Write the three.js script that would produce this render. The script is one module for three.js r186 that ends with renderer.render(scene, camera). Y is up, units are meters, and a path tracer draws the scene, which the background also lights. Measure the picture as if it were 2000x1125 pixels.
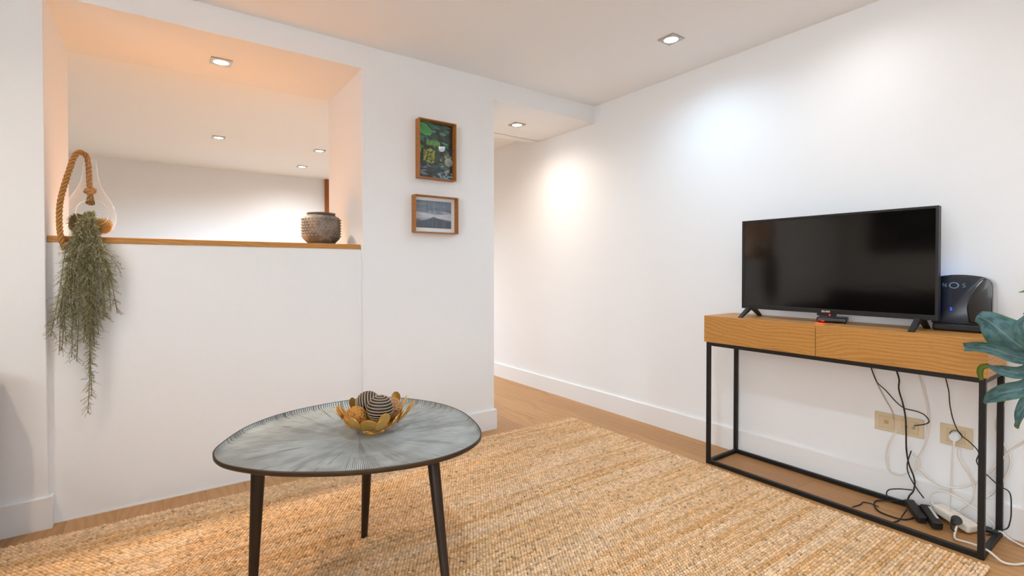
import * as THREE from 'three';
import { RoundedBoxGeometry } from 'three/addons/geometries/RoundedBoxGeometry.js';
import { mergeGeometries, toCreasedNormals } from 'three/addons/utils/BufferGeometryUtils.js';
import { RectAreaLightUniformsLib } from 'three/addons/lights/RectAreaLightUniformsLib.js';
import { FontLoader } from 'three/addons/loaders/FontLoader.js';
import { TextGeometry } from 'three/addons/geometries/TextGeometry.js';
RectAreaLightUniformsLib.init();

/* ---------- camera, exposure ---------- */
const scene = new THREE.Scene();
scene.background = new THREE.Color().setRGB(0.84, 0.93, 1.0);   // overcast daylight, enters through the window
scene.backgroundIntensity = 8;
const FPX = 969.5, W = 2000, H = 1125;                       // focal length in pixels of the 2000 x 1125 frame
const camera = new THREE.PerspectiveCamera(2 * Math.atan(H / 2 / FPX) * 180 / Math.PI, W / H, 0.05, 60);
camera.position.set(0, 1.1, 0);
camera.rotation.order = 'YXZ';
camera.rotation.set(-0.65 * Math.PI / 180, -35.45 * Math.PI / 180, 0);
camera.setViewOffset(W, H, 0, 25.6, W, H);                   // lens shift
camera.updateProjectionMatrix();
const renderer = new THREE.WebGLRenderer({ antialias: true });
renderer.toneMapping = THREE.LinearToneMapping;
renderer.toneMappingExposure = 1.1;
renderer.shadowMap.enabled = true;
renderer.shadowMap.type = THREE.PCFSoftShadowMap;

/* ---------- lamps: where they stand, their colour and strength (built by downlight() below) ---------- */
const COOL = [0.56, 0.79, 1.0], NEUTRAL = [0.95, 0.97, 1.0], WARM = [1.0, 0.90, 0.80], AMBER = [1.0, 0.84, 0.66], GOLDEN = [1.0, 0.76, 0.50];
const YC = 2.398, YS = 2.264, YB = 2.335;                    // ceilings: room, wall soffit, room behind
const LAMPS = [
  // x, y, z, colour, candela, label, group
  [2.36, YC, -1.77, COOL, 1.9, 'square recessed downlight with cool white light in living room ceiling'],
  [2.45, YC, -0.96, NEUTRAL, 0.7, 'square recessed downlight above the television'],
  [0.75, YC, -0.90, COOL, 5.2, 'square recessed downlight above the jute rug'],
  [-1.07, YC, -1.70, GOLDEN, 3.8, 'square recessed downlight above the sofa'],
  [0.75, YC, 0.90, NEUTRAL, 3.0, 'square recessed downlight in rear part of living room ceiling'],
  [2.30, YC, 0.60, NEUTRAL, 2.8, 'square recessed downlight above the monstera plant'],
  [2.355, YS, -3.237, WARM, 2.3, 'square recessed downlight in the passage soffit'],
  [0.293, YS, -3.221, AMBER, 15, 'square recessed downlight in the soffit over the wooden ledge', 0.75],
  [0.466, YB, -5.385, COOL, 23, 'bright cool white downlight in the back room ceiling'],
  [1.412, YB, -6.329, NEUTRAL, 4.5, 'warm glowing downlight nearest the far wall of the back room'],
  [1.372, YB, -5.379, NEUTRAL, 10, 'square downlight in back room ceiling beside the window jamb'],
];

/* ---------- helpers ---------- */
function rng(seed) { let s = seed >>> 0; return () => { s = (s + 0x6D2B79F5) | 0; let t = Math.imul(s ^ (s >>> 15), 1 | s); t = (t + Math.imul(t ^ (t >>> 7), 61 | t)) ^ t; return ((t ^ (t >>> 14)) >>> 0) / 4294967296; }; }
const hash = (x, y, s = 0) => { let h = Math.imul(x | 0, 374761393) + Math.imul(y | 0, 668265263) + Math.imul(s | 0, 974634777); h = Math.imul(h ^ (h >>> 13), 1274126177); return ((h ^ (h >>> 16)) >>> 0) / 4294967296; };
function vnoise(x, y, s = 0) { const xi = Math.floor(x), yi = Math.floor(y), a = x - xi, b = y - yi, u = a * a * (3 - 2 * a), v = b * b * (3 - 2 * b); return (hash(xi, yi, s) * (1 - u) + hash(xi + 1, yi, s) * u) * (1 - v) + (hash(xi, yi + 1, s) * (1 - u) + hash(xi + 1, yi + 1, s) * u) * v; }
function fbm(x, y, s = 0, o = 4) { let r = 0, a = 0.5, n = 0; for (let i = 0; i < o; i++) { r += a * vnoise(x, y, s + i * 17); n += a; x *= 2; y *= 2; a *= 0.5; } return r / n; }
const lerp = (a, b, t) => a + (b - a) * t;
const mix3 = (a, b, t) => [lerp(a[0], b[0], t), lerp(a[1], b[1], t), lerp(a[2], b[2], t)];
const sm = (a, b, x) => { const t = Math.min(1, Math.max(0, (x - a) / (b - a))); return t * t * (3 - 2 * t); };
function tex(w, h, fn, srgb) {                                // fn(u, v) -> [r, g, b] 0..1 or a grey value
  const d = new Uint8Array(w * h * 4);
  for (let j = 0; j < h; j++) for (let i = 0; i < w; i++) {
    const c = fn((i + 0.5) / w, (j + 0.5) / h), k = (j * w + i) * 4;
    if (typeof c === 'number') { d[k] = d[k + 1] = d[k + 2] = Math.max(0, Math.min(255, c * 255)); } else for (let q = 0; q < 3; q++) d[k + q] = Math.max(0, Math.min(255, c[q] * 255));
    d[k + 3] = 255;
  }
  const t = new THREE.DataTexture(d, w, h, THREE.RGBAFormat);
  t.wrapS = t.wrapT = THREE.RepeatWrapping; t.magFilter = THREE.LinearFilter; t.minFilter = THREE.LinearMipmapLinearFilter; t.generateMipmaps = true;
  if (srgb) t.colorSpace = THREE.SRGBColorSpace; t.needsUpdate = true; return t;
}
const std = (color, o = {}) => new THREE.MeshStandardMaterial({ color, roughness: 0.6, ...o });
const phy = (color, o = {}) => new THREE.MeshPhysicalMaterial({ color, roughness: 0.6, ...o });
const taken = {};
function numbered(n) { if (taken[n] === undefined) { taken[n] = 0; return n; } taken[n]++; return n + '_' + String(taken[n]).padStart(3, '0'); }
function shade(o) { o.traverse((m) => { if (m.isMesh) { m.castShadow = true; m.receiveShadow = true; } }); return o; }
function thing(name, label, category, pos = [0, 0, 0], turn = 0, group) {
  const g = new THREE.Group(); g.name = numbered(name); g.position.set(...pos); g.rotation.y = turn;
  g.userData = { label, category }; if (group) g.userData.group = group; scene.add(g); return g;
}
function part(parent, name, geo, mat, label) {
  const m = new THREE.Mesh(geo, mat); m.name = name; m.castShadow = m.receiveShadow = true; if (label) m.userData.label = label; parent.add(m); return m;
}
function struct(name, geo, mat, label, category) {
  const m = new THREE.Mesh(geo, mat); m.name = name; m.castShadow = m.receiveShadow = true;
  m.userData = { kind: 'structure', label, category }; scene.add(m); return m;
}
function solo(name, geo, mat, label, category, group) {
  const m = new THREE.Mesh(geo, mat); m.name = numbered(name); m.castShadow = m.receiveShadow = true; m.userData = { label, category }; if (group) m.userData.group = group; scene.add(m); return m;
}
function worldUV(geo, s = 1, ou = 0, ov = 0, swap = false) {        // uv in metres by dominant normal
  const g = geo.index ? geo.toNonIndexed() : geo, p = g.attributes.position, n = g.attributes.normal, uv = new Float32Array(p.count * 2);
  for (let i = 0; i < p.count; i++) {
    const x = p.getX(i), y = p.getY(i), z = p.getZ(i), ax = Math.abs(n.getX(i)), ay = Math.abs(n.getY(i)), az = Math.abs(n.getZ(i));
    let a, b; if (ax >= ay && ax >= az) { a = z; b = y; } else if (ay >= az) { a = z; b = x; } else { a = x; b = y; }
    if (swap) [a, b] = [b, a];
    uv[2 * i] = a * s + ou; uv[2 * i + 1] = b * s + ov;
  }
  g.setAttribute('uv', new THREE.BufferAttribute(uv, 2)); return g;
}
function box(x0, x1, y0, y1, z0, z1, r = 0) {                       // axis aligned box in world coordinates
  const g = r ? new RoundedBoxGeometry(x1 - x0, y1 - y0, z1 - z0, 2, r) : new THREE.BoxGeometry(x1 - x0, y1 - y0, z1 - z0);
  g.translate((x0 + x1) / 2, (y0 + y1) / 2, (z0 + z1) / 2); return g;
}
const V = (a) => new THREE.Vector3(...a);
function tube(pts, r, seg, radial = 6, closed = false) {
  const c = new THREE.CatmullRomCurve3(pts.map(V), closed, 'centripetal');
  return new THREE.TubeGeometry(c, seg || pts.length * 7, r, radial, closed);
}
function bar(a, b, r0, r1, n = 16) {                               // tapered round bar from a to b
  const A = V(a), B = V(b), L = A.distanceTo(B), g = new THREE.CylinderGeometry(r1, r0, L, n, 1);
  g.applyQuaternion(new THREE.Quaternion().setFromUnitVectors(new THREE.Vector3(0, 1, 0), B.clone().sub(A).normalize()));
  g.translate((A.x + B.x) / 2, (A.y + B.y) / 2, (A.z + B.z) / 2); return g;
}
function merge(list) { return mergeGeometries(list.map((g) => { const q = g.index ? g.toNonIndexed() : g; for (const k of Object.keys(q.attributes)) if (!['position', 'normal', 'uv'].includes(k)) q.deleteAttribute(k); return q; })); }

/* ---------- materials ---------- */
const plasterBump = tex(512, 512, (u, v) => 0.5 + 0.5 * (fbmT(u, v, 24, 3) - 0.5) + 0.3 * (fbmT(u, v, 90, 9) - 0.5));
function fbmT(u, v, f, s) {                                        // tiling noise
  const P = (x, y, q) => { const xi = Math.floor(x), yi = Math.floor(y), a = x - xi, b = y - yi, uu = a * a * (3 - 2 * a), vv = b * b * (3 - 2 * b), m = (k) => ((k % q) + q) % q; return (hash(m(xi), m(yi), s) * (1 - uu) + hash(m(xi + 1), m(yi), s) * uu) * (1 - vv) + (hash(m(xi), m(yi + 1), s) * (1 - uu) + hash(m(xi + 1), m(yi + 1), s) * uu) * vv; };
  return 0.6 * P(u * f, v * f, f) + 0.4 * P(u * 2 * f, v * 2 * f, 2 * f);
}
const wallMat = std(0xffffff, { roughness: 0.9, bumpMap: plasterBump, bumpScale: 0.0006 }); wallMat.color.setRGB(0.88, 0.878, 0.875);
const ceilMat = std(0xffffff, { roughness: 0.95 }); ceilMat.color.setRGB(0.91, 0.91, 0.91);
const trimMat = std(0xffffff, { roughness: 0.45 }); trimMat.color.setRGB(0.87, 0.86, 0.845);
function woodTex(w, h, mu, mv, c0, c1, c2, seed, ring) {            // grain along u; mu x mv metres
  return tex(w, h, (u, v) => {
    const x = u * mu, y = v * mv;
    const warp = fbm(x * 1.9, y * 5, seed, 3) * 0.15 + fbm(x * 5, y * 20, seed + 5, 3) * 0.02;
    const r = 0.5 + 0.5 * Math.sin((y + warp) * ring);
    const fine = fbm(x * 14, y * 420, seed + 9, 3), pore = vnoise(x * 40, y * 900, seed + 31);
    let c = mix3(c0, c1, sm(0.25, 0.95, r) * 0.55 + (fine - 0.5) * 0.55);
    if (pore > 0.8) c = mix3(c, c2, (pore - 0.8) * 2.2);
    return mix3(c, c2, 0.25 * sm(0.62, 0.85, fbm(x * 2.2, y * 10, seed + 77, 3)));
  }, true);
}
const oakMap = woodTex(2048, 512, 1.6, 0.5, [0.77, 0.545, 0.265], [0.67, 0.445, 0.19], [0.50, 0.315, 0.125], 11, 430);
oakMap.repeat.set(1 / 1.6, 1 / 0.5);
const oakMat = std(0xffffff, { map: oakMap, roughness: 0.42 });
const floorMaps = [3, 57].map((s, i) => { const t = woodTex(1024, 256, 2.0, 0.18, [0.755, 0.56, 0.35], [0.69, 0.495, 0.285], [0.58, 0.405, 0.22], s, 160 + 30 * i); t.repeat.set(1 / 2, 1 / 0.18); return t; });
const floorTones = [[1, 1, 1], [0.93, 0.92, 0.90], [0.97, 0.94, 0.90], [0.88, 0.87, 0.86]];
const floorMats = []; for (const m of floorMaps) for (const t of floorTones) { const q = std(0xffffff, { map: m, roughness: 0.42 }); q.color.setRGB(...t); floorMats.push(q); }
const frameOak = std(0xa5651f, { roughness: 0.5, map: oakMap }); frameOak.color.setRGB(0.80, 0.66, 0.48);
const blackMetal = std(0x1d1a18, { roughness: 0.5, metalness: 0.3 });
const blackPlastic = std(0x151413, { roughness: 0.45 });
const blackCable = std(0x121110, { roughness: 0.6 });
const whiteCable = std(0xe6ded2, { roughness: 0.5 });
const whitePlastic = std(0xebe6dd, { roughness: 0.35 });
const nickel = std(0xb9b2a8, { roughness: 0.35, metalness: 0.9 });

/* ---------- the room shell ---------- */
const XR = 2.8435, XL = -2.25, ZF = -2.856, ZB = -3.555, ZFAR = -7.08, ZR = 2.2;
const NX0 = -0.39, NX1 = 0.968, PX = 1.882;                        // niche opening, pillar edge
const LEDGE_Y0 = 1.217, LEDGE_Y1 = 1.245, HALF_Z = -2.892;
struct('wall_right', worldUV(box(XR, XR + 0.12, 0, 2.5, ZFAR - 0.1, ZR + 0.1)), wallMat, 'long smooth white wall behind the television', 'wall');
{
  const s = new THREE.Shape();
  s.moveTo(XL - 0.1, 0); s.lineTo(NX0, 0); s.lineTo(NX0, YS); s.lineTo(NX1, YS); s.lineTo(NX1, 0); s.lineTo(PX, 0); s.lineTo(PX, YS); s.lineTo(XR + 0.05, YS); s.lineTo(XR + 0.05, 2.46); s.lineTo(XL - 0.1, 2.46); s.closePath();
  const b = 0.003, g = new THREE.ExtrudeGeometry(s, { depth: ZF - ZB - 2 * b, bevelEnabled: true, bevelSize: b, bevelThickness: b, bevelOffset: -b, bevelSegments: 2 });
  g.translate(0, 0, ZB + b);
  struct('wall_front', worldUV(g), wallMat, 'thick white wall with a wide niche opening, pillar and passage', 'wall');
}
struct('wall_lintel', worldUV(box(PX, XR + 0.05, YS, 2.46, -3.66, ZB + 0.01)), wallMat, 'white lintel at the back of the passage soffit', 'wall');
struct('wall_niche', worldUV(box(NX0 - 0.02, NX1 + 0.02, 0, LEDGE_Y0, ZB + 0.01, HALF_Z)), wallMat, 'white half-height wall closing the niche below the wooden ledge', 'wall');
{ // wall behind the sofa with a wide window beside it
  const A0 = -0.7, A1 = 1.7, WY0 = 0.6, WY1 = 2.2;                   // opening along z, height
  const s = new THREE.Shape(); s.moveTo(-ZR - 0.1, 0); s.lineTo(-ZB, 0); s.lineTo(-ZB, 2.5); s.lineTo(-ZR - 0.1, 2.5); s.closePath();   // shape x = -z
  const h = new THREE.Path(); h.moveTo(-A1, WY0); h.lineTo(-A1, WY1); h.lineTo(-A0, WY1); h.lineTo(-A0, WY0); h.closePath(); s.holes.push(h);
  const g = new THREE.ExtrudeGeometry(s, { depth: 0.16, bevelEnabled: false }); g.rotateY(Math.PI / 2); g.translate(XL - 0.16, 0, 0);
  struct('wall_left', worldUV(g), wallMat, 'white wall behind the sofa with a wide window', 'wall');
  const w = new THREE.Group(); w.name = 'window_1'; w.userData = { kind: 'structure', label: 'wide white framed window in the wall behind the sofa', category: 'window' }; scene.add(w);
  const x = XL - 0.13, f = 0.05, n = 3, bw = (A1 - A0) / n;
  const bars = [box(x, x + 0.05, WY0, WY0 + f, A0, A1), box(x, x + 0.05, WY1 - f, WY1, A0, A1)];
  for (let i = 0; i <= n; i++) { const zc = Math.min(A1 - f / 2, Math.max(A0 + f / 2, A0 + i * bw)); bars.push(box(x, x + 0.05, WY0 + f, WY1 - f, zc - f / 2, zc + f / 2)); }
  part(w, 'window_frame', merge(bars), trimMat);
  const pane = new THREE.MeshPhysicalMaterial({ color: 0xffffff, transmission: 1, thickness: 0, roughness: 0, ior: 1.5 });
  for (let i = 0; i < n; i++) part(w, 'window_pane', new THREE.PlaneGeometry(bw, WY1 - WY0).rotateY(Math.PI / 2).translate(x + 0.025, (WY0 + WY1) / 2, A0 + (i + 0.5) * bw), pane);
}
struct('wall_rear', worldUV(box(XL - 0.1, XR + 0.1, 0, 2.5, ZR, ZR + 0.12)), wallMat, 'white wall behind the camera', 'wall');
struct('wall_far', worldUV(box(-2.3, XR + 0.1, 0, 2.5, ZFAR - 0.12, ZFAR)), wallMat, 'white far wall of the room seen through the niche', 'wall');
struct('wall_side', worldUV(box(-2.3, -2.18, 0, 2.5, ZFAR - 0.1, ZB)), wallMat, 'white side wall of the back room', 'wall');
struct('ceiling', worldUV(box(XL - 0.1, XR + 0.1, YC, YC + 0.12, ZF - 0.1, ZR + 0.1)), ceilMat, 'flat white living room ceiling', 'ceiling');
struct('ceiling_back', worldUV(box(-2.3, XR + 0.1, YB, YB + 0.12, ZFAR - 0.1, ZB + 0.05)), ceilMat, 'flat white ceiling of the back room', 'ceiling');
{
  const mk = (name, pts, label) => {                               // skirting with a small eased top edge
    const shape = new THREE.Shape(); shape.moveTo(0, 0); shape.lineTo(0.015, 0); shape.lineTo(0.015, 0.130); shape.quadraticCurveTo(0.015, 0.1353, 0.010, 0.1353); shape.lineTo(0, 0.1353); shape.closePath();
    const gs = [];
    for (const [x, z, len, rot] of pts) { const g = new THREE.ExtrudeGeometry(shape, { depth: len, bevelEnabled: false, curveSegments: 4 }); g.rotateY(rot); g.translate(x, 0, z); gs.push(g); }
    struct(name, merge(gs), trimMat, label, 'baseboard');
  };
  // profile x points away from the wall
  mk('baseboard_right', [[XR, ZR, ZR - ZFAR, Math.PI]], 'white baseboard running along the wall behind the television');
  mk('baseboard_left', [[NX0, ZF, NX0 - XL, -Math.PI / 2], [NX0, HALF_Z, ZF - HALF_Z + 0.015, 0]], 'short white baseboard ending beside the niche half wall');
  mk('baseboard_pillar', [[PX, ZF, PX - NX1, -Math.PI / 2], [PX, ZB, ZF - ZB + 0.015, 0]], 'white baseboard wrapping the pillar below the two pictures');
}
struct('trim_1', box(NX0 + 0.016, NX1, 0, 0.006, HALF_Z - 0.001, HALF_Z + 0.004), trimMat, 'thin white sealant line along the bottom of the niche half wall', 'trim');
{ // plank floor: sub-floor with every plank a mesh of its own
  const fl = new THREE.Group(); fl.name = 'floor'; fl.userData = { kind: 'structure', label: 'light oak plank floor running towards the passage', category: 'floor' }; scene.add(fl);
  part(fl, 'subfloor', box(XL - 0.1, XR + 0.1, -0.12, -0.012, ZFAR - 0.1, ZR + 0.1), std(0x3a2a1a, { roughness: 0.9 }));
  const R = rng(5), w = 0.172; let k = 0;
  for (let i = -12; ; i++) {
    const x0 = 0.009 + i * w, x1 = Math.min(x0 + w, XR); if (x0 > XR - 0.02) break; if (x1 < XL) continue;
    let z = ZFAR - R() * 1.2;
    while (z < ZR) {
      const z1 = Math.min(z + 1.7 + R() * 0.5, ZR), za = Math.max(z, ZFAR);
      const m = floorMats[Math.floor(R() * floorMats.length)];
      const g = worldUV(box(x0 + 0.0006, x1 - 0.0006, -0.014, 0, za + 0.0006, z1 - 0.0006), 1, R() * 7, R() * 3);
      part(fl, 'plank' + (k ? '_' + String(k).padStart(3, '0') : ''), g, m); k++; z = z1;
    }
  }
}
{ // oak ledge on the half wall
  const g = worldUV(new RoundedBoxGeometry(NX1 - NX0 - 0.004, LEDGE_Y1 - LEDGE_Y0, -HALF_Z * 0 + (HALF_Z - ZB) + 0.004, 2, 0.002).translate((NX0 + NX1) / 2, (LEDGE_Y0 + LEDGE_Y1) / 2, (HALF_Z + 0.006 + ZB) / 2));
  solo('wooden_ledge', g, oakMat, 'long oak shelf board on top of the niche half wall', 'shelf');
}
{ // wooden post against the far wall
  solo('wooden_post', worldUV(box(1.868, 1.93, 0, YB, ZFAR + 0.002, ZFAR + 0.06, 0.004), 1, 0, 0, true), std(0xc9a270, { map: oakMap, roughness: 0.5 }), 'narrow brown wooden post standing behind the studded vase', 'post');
}

/* ---------- downlights ---------- */
function downlight(x, y, z, col, cd, label, angle = 1.45) {
  const t = thing('recessed_downlight', label, 'ceiling light', [x, y, z], 0, 'square recessed downlights');
  const pl = new THREE.Shape(); pl.moveTo(-0.05, -0.05); pl.lineTo(0.05, -0.05); pl.lineTo(0.05, 0.05); pl.lineTo(-0.05, 0.05); pl.closePath();
  const hole = new THREE.Path(); hole.absarc(0, 0, 0.041, 0, Math.PI * 2, true); pl.holes.push(hole);
  const pg = new THREE.ExtrudeGeometry(pl, { depth: 0.004, bevelEnabled: true, bevelSize: 0.0015, bevelThickness: 0.0015, bevelSegments: 2, curveSegments: 24 }); pg.rotateX(Math.PI / 2); pg.translate(0, -0.0016, 0);
  const tp = part(t, 'trim_plate', pg, nickel);
  const ring = new THREE.TorusGeometry(0.0405, 0.0022, 8, 32); ring.rotateX(Math.PI / 2); ring.translate(0, -0.006, 0); part(tp, 'ring', ring, nickel);
  const lm = new THREE.MeshStandardMaterial({ color: 0xffffff, roughness: 0.4, emissive: new THREE.Color(...col), emissiveIntensity: 9 });
  const lens = new THREE.SphereGeometry(0.072, 24, 6, 0, Math.PI * 2, 0, 0.57); lens.scale(1, 0.30, 1); lens.rotateX(Math.PI); lens.translate(0, 0.0130, 0); part(t, 'lens', lens, lm, 'glowing lens');
  const s = new THREE.SpotLight(new THREE.Color(...col), cd, 0, angle, 1.0, 2); s.position.set(x, y - 0.022, z); s.target.position.set(x, y - 1, z);
  s.castShadow = true; s.shadow.mapSize.set(1024, 1024); s.shadow.bias = -0.0005; s.shadow.radius = 1.7; scene.add(s, s.target);
}
for (const l of LAMPS) downlight(...l);

/* ---------- jute rug ---------- */
{
  const X0 = -1.35, X1 = 2.474, Z0 = -2.72, Z1 = -0.46, px = 0.0142, pz = 0.0118;
  const t = thing('jute_rug', 'large chunky woven jute rug under the coffee table', 'rug');
  part(t, 'backing', box(X0 + 0.006, X1 - 0.006, 0.0005, 0.006, Z0 + 0.004, Z1 - 0.004), std(0x6f4a26, { roughness: 1 }));
  const g = new THREE.IcosahedronGeometry(1, 1); g.scale(0.0080, 0.0072, 0.0060);
  const nx = Math.round((X1 - X0) / px), nz = Math.round((Z1 - Z0) / pz), R = rng(77);
  const mat = std(0xffffff, { roughness: 0.95 });
  const im = new THREE.InstancedMesh(g, mat, nx * nz); im.name = 'weave'; im.userData.kind = 'stuff';
  const o = new THREE.Object3D(), c = new THREE.Color(); let k = 0;
  const pale = [0.80, 0.565, 0.36], mid = [0.73, 0.455, 0.23], or = [0.64, 0.345, 0.125], dark = [0.33, 0.20, 0.09];
  for (let j = 0; j < nz; j++) {
    for (let i = 0; i < nx; i++) {
      const x = X0 + (i + 0.5 + (j % 2 ? 0.25 : -0.25)) * px, z = Z0 + (j + 0.5) * pz;
      const s1 = fbm(x * 1.1 + 31, j * 0.21, 4, 3), s2 = vnoise(x * 1.7 + hash(j, 3) * 40, j * 1.3, 12), s3 = R(), s4 = vnoise(x * 9 + 5, j * 0.8, 22);
      let q = mix3(mid, pale, 0.2 + 0.6 * sm(0.40, 0.68, s1)); q = mix3(q, or, sm(0.50, 0.88, s2) * 0.85); q = mix3(q, pale, sm(0.55, 0.9, s4) * 0.35); if (s3 > 0.982) q = mix3(q, dark, 0.75);
      const f = 0.78 + 0.40 * R(); c.setRGB(q[0] * f, q[1] * f, q[2] * f);
      o.position.set(x + (R() - 0.5) * 0.003, 0.0085 + R() * 0.0022, z + (R() - 0.5) * 0.0016);
      o.rotation.set((R() - 0.5) * 0.3, (j % 2 ? 0.42 : -0.42) + (R() - 0.5) * 0.5, (R() - 0.5) * 0.5); const e = 0.9 + R() * 0.22; o.scale.set(e, e, e);
      o.updateMatrix(); im.setMatrixAt(k, o.matrix); im.setColorAt(k, c); k++;
    }
  }
  im.castShadow = im.receiveShadow = true; t.add(im);
}

/* ---------- coffee table ---------- */
{
  const T = 0.52, k = (1.1 - T) / 0.62;
  const raw = [[0.144, -1.933], [0.166, -2.018], [0.287, -2.208], [0.475, -2.33], [0.756, -2.364], [0.92, -2.295], [1.041, -2.104], [1.076, -1.917], [1.049, -1.737], [1.001, -1.608], [0.94, -1.531], [0.828, -1.475], [0.694, -1.465], [0.534, -1.503], [0.418, -1.56], [0.287, -1.656], [0.203, -1.753], [0.153, -1.841]];
  const cx = 0.575, cz = -1.735;
  const curve = new THREE.CatmullRomCurve3(raw.map(([x, z]) => new THREE.Vector3(x * k - cx, 0, z * k - cz)), true, 'catmullrom', 0.5);
  const N = 160, P = curve.getSpacedPoints(N).slice(0, N);
  for (let it = 0; it < 4; it++) { const Q = P.map((p) => p.clone()); for (let i = 0; i < N; i++) P[i].copy(Q[i]).multiplyScalar(0.5).addScaledVector(Q[(i + N - 1) % N], 0.25).addScaledVector(Q[(i + 1) % N], 0.25); }
  const t = thing('coffee_table', 'organic oval coffee table with patinated metal tray top and three dark legs', 'coffee table', [cx, 0.012, cz]);
  const off = (d) => P.map((p, i) => { const a = P[(i + N - 1) % N], b = P[(i + 1) % N], tx = b.x - a.x, tz = b.z - a.z, l = Math.hypot(tx, tz); let nx = tz / l, nz = -tx / l; if (nx * p.x + nz * p.z < 0) { nx = -nx; nz = -nz; } return [p.x + nx * d, p.z + nz * d]; });
  const Y = T - 0.012;                                              // rim height above the group's base
  function rings(list, center) {                                   // list of [offset or scale points, y]
    const pos = [], idx = [];
    list.forEach(([pts, y]) => pts.forEach(([x, z]) => pos.push(x, y, z)));
    for (let r = 0; r + 1 < list.length; r++) for (let i = 0; i < N; i++) { const a = r * N + i, b = r * N + (i + 1) % N, c = a + N, d = b + N; idx.push(a, c, b, b, c, d); }
    if (center !== undefined) { const ci = pos.length / 3, l = (list.length - 1) * N; pos.push(center[0], center[1], center[2]); for (let i = 0; i < N; i++) idx.push(l + i, ci, l + (i + 1) % N); }
    const g = new THREE.BufferGeometry(); g.setAttribute('position', new THREE.Float32BufferAttribute(pos, 3)); g.setIndex(idx);
    const uv = []; for (let i = 0; i < pos.length; i += 3) uv.push(pos[i] + 0.5, pos[i + 2] + 0.5); g.setAttribute('uv', new THREE.Float32BufferAttribute(uv, 2));
    g.computeVertexNormals(); return g;
  }
  const scl = (pts, s) => pts.map(([x, z]) => [x * s, z * s]);
  const in0 = off(-0.004), in1 = off(-0.012), in2 = off(-0.02);
  let top = rings([[in0, Y - 0.001], [off(-0.006), Y - 0.008], [off(-0.009), Y - 0.0135], [in2, Y - 0.016], [scl(in2, 0.8), Y - 0.016], [scl(in2, 0.4), Y - 0.016]], [0, Y - 0.016, 0]);
  const rc = [0.0, -0.01];                                        // where the carved rays meet
  const ray = (u, v) => { const x = u - 0.5 - rc[0], z = v - 0.5 - rc[1], r = Math.hypot(x, z), a = Math.atan2(z, x) / (2 * Math.PI) + 0.5; const lv = r < 0.07 ? 150 : 300; const wob = (fbm(x * 22, z * 22, 8, 2) - 0.5) * 0.9; return [0.5 + 0.5 * Math.cos((a * lv + wob) * 2 * Math.PI), r, a]; };
  const topMap = tex(2048, 2048, (u, v) => {
    const [s, r, a] = ray(u, v), x = u - 0.5, z = v - 0.5;
    const n = fbm(x * 5 + 9, z * 9 + 4, 21, 4), n2 = fbm(x * 26, z * 26, 33, 3), streak = fbm(a * 40, r * 4, 41, 4);
    let c = mix3([0.80, 0.83, 0.82], [0.61, 0.63, 0.625], sm(0.36, 0.70, n) * 0.7 + (n2 - 0.5) * 0.8);
    const lines = fbm(a * 420, r * 9, 47, 2);
    c = mix3(c, [0.42, 0.40, 0.37], sm(0.58, 0.80, streak) * 0.35);
    c = mix3(c, [0.30, 0.28, 0.25], sm(0.66, 0.9, lines) * 0.6);
    c = mix3(c, [0.34, 0.32, 0.29], Math.pow(1 - s, 1.3) * 0.78);
    return c;
  }, true);
  const topBump = tex(2048, 2048, (u, v) => { const [s] = ray(u, v); return 0.25 + 0.65 * s + 0.1 * fbm(u * 60, v * 60, 3, 2); });
  part(t, 'tray_top', top, new THREE.MeshStandardMaterial({ map: topMap, bumpMap: topBump, bumpScale: 0.0014, roughness: 0.55, metalness: 0.25, side: THREE.DoubleSide }), 'grey green patina with carved rays');
  const rim = rings([[in0, Y - 0.001], [off(-0.003), Y], [off(0), Y], [off(0.0015), Y - 0.002], [off(0.001), Y - 0.011], [off(-0.004), Y - 0.0165], [off(-0.02), Y - 0.020], [scl(off(-0.02), 0.5), Y - 0.020]], [0, Y - 0.020, 0]);
  part(t, 'rim', rim, new THREE.MeshStandardMaterial({ color: 0x4b3d2f, roughness: 0.5, metalness: 0.5, side: THREE.DoubleSide }), 'dark bronze rim');
  const legMat = std(0x33261b, { roughness: 0.45, metalness: 0.35 });
  for (const [a, b] of [[[0.262, -1.79], [0.236, -1.767]], [[0.644, -1.844], [0.675, -1.985]], [[0.772, -1.57], [0.752, -1.408]]])
    part(t, 'leg', bar([a[0] - cx, Y - 0.026, a[1] - cz], [b[0] - cx, 0.0, b[1] - cz], 0.0225, 0.0125, 20), legMat);
}

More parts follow.
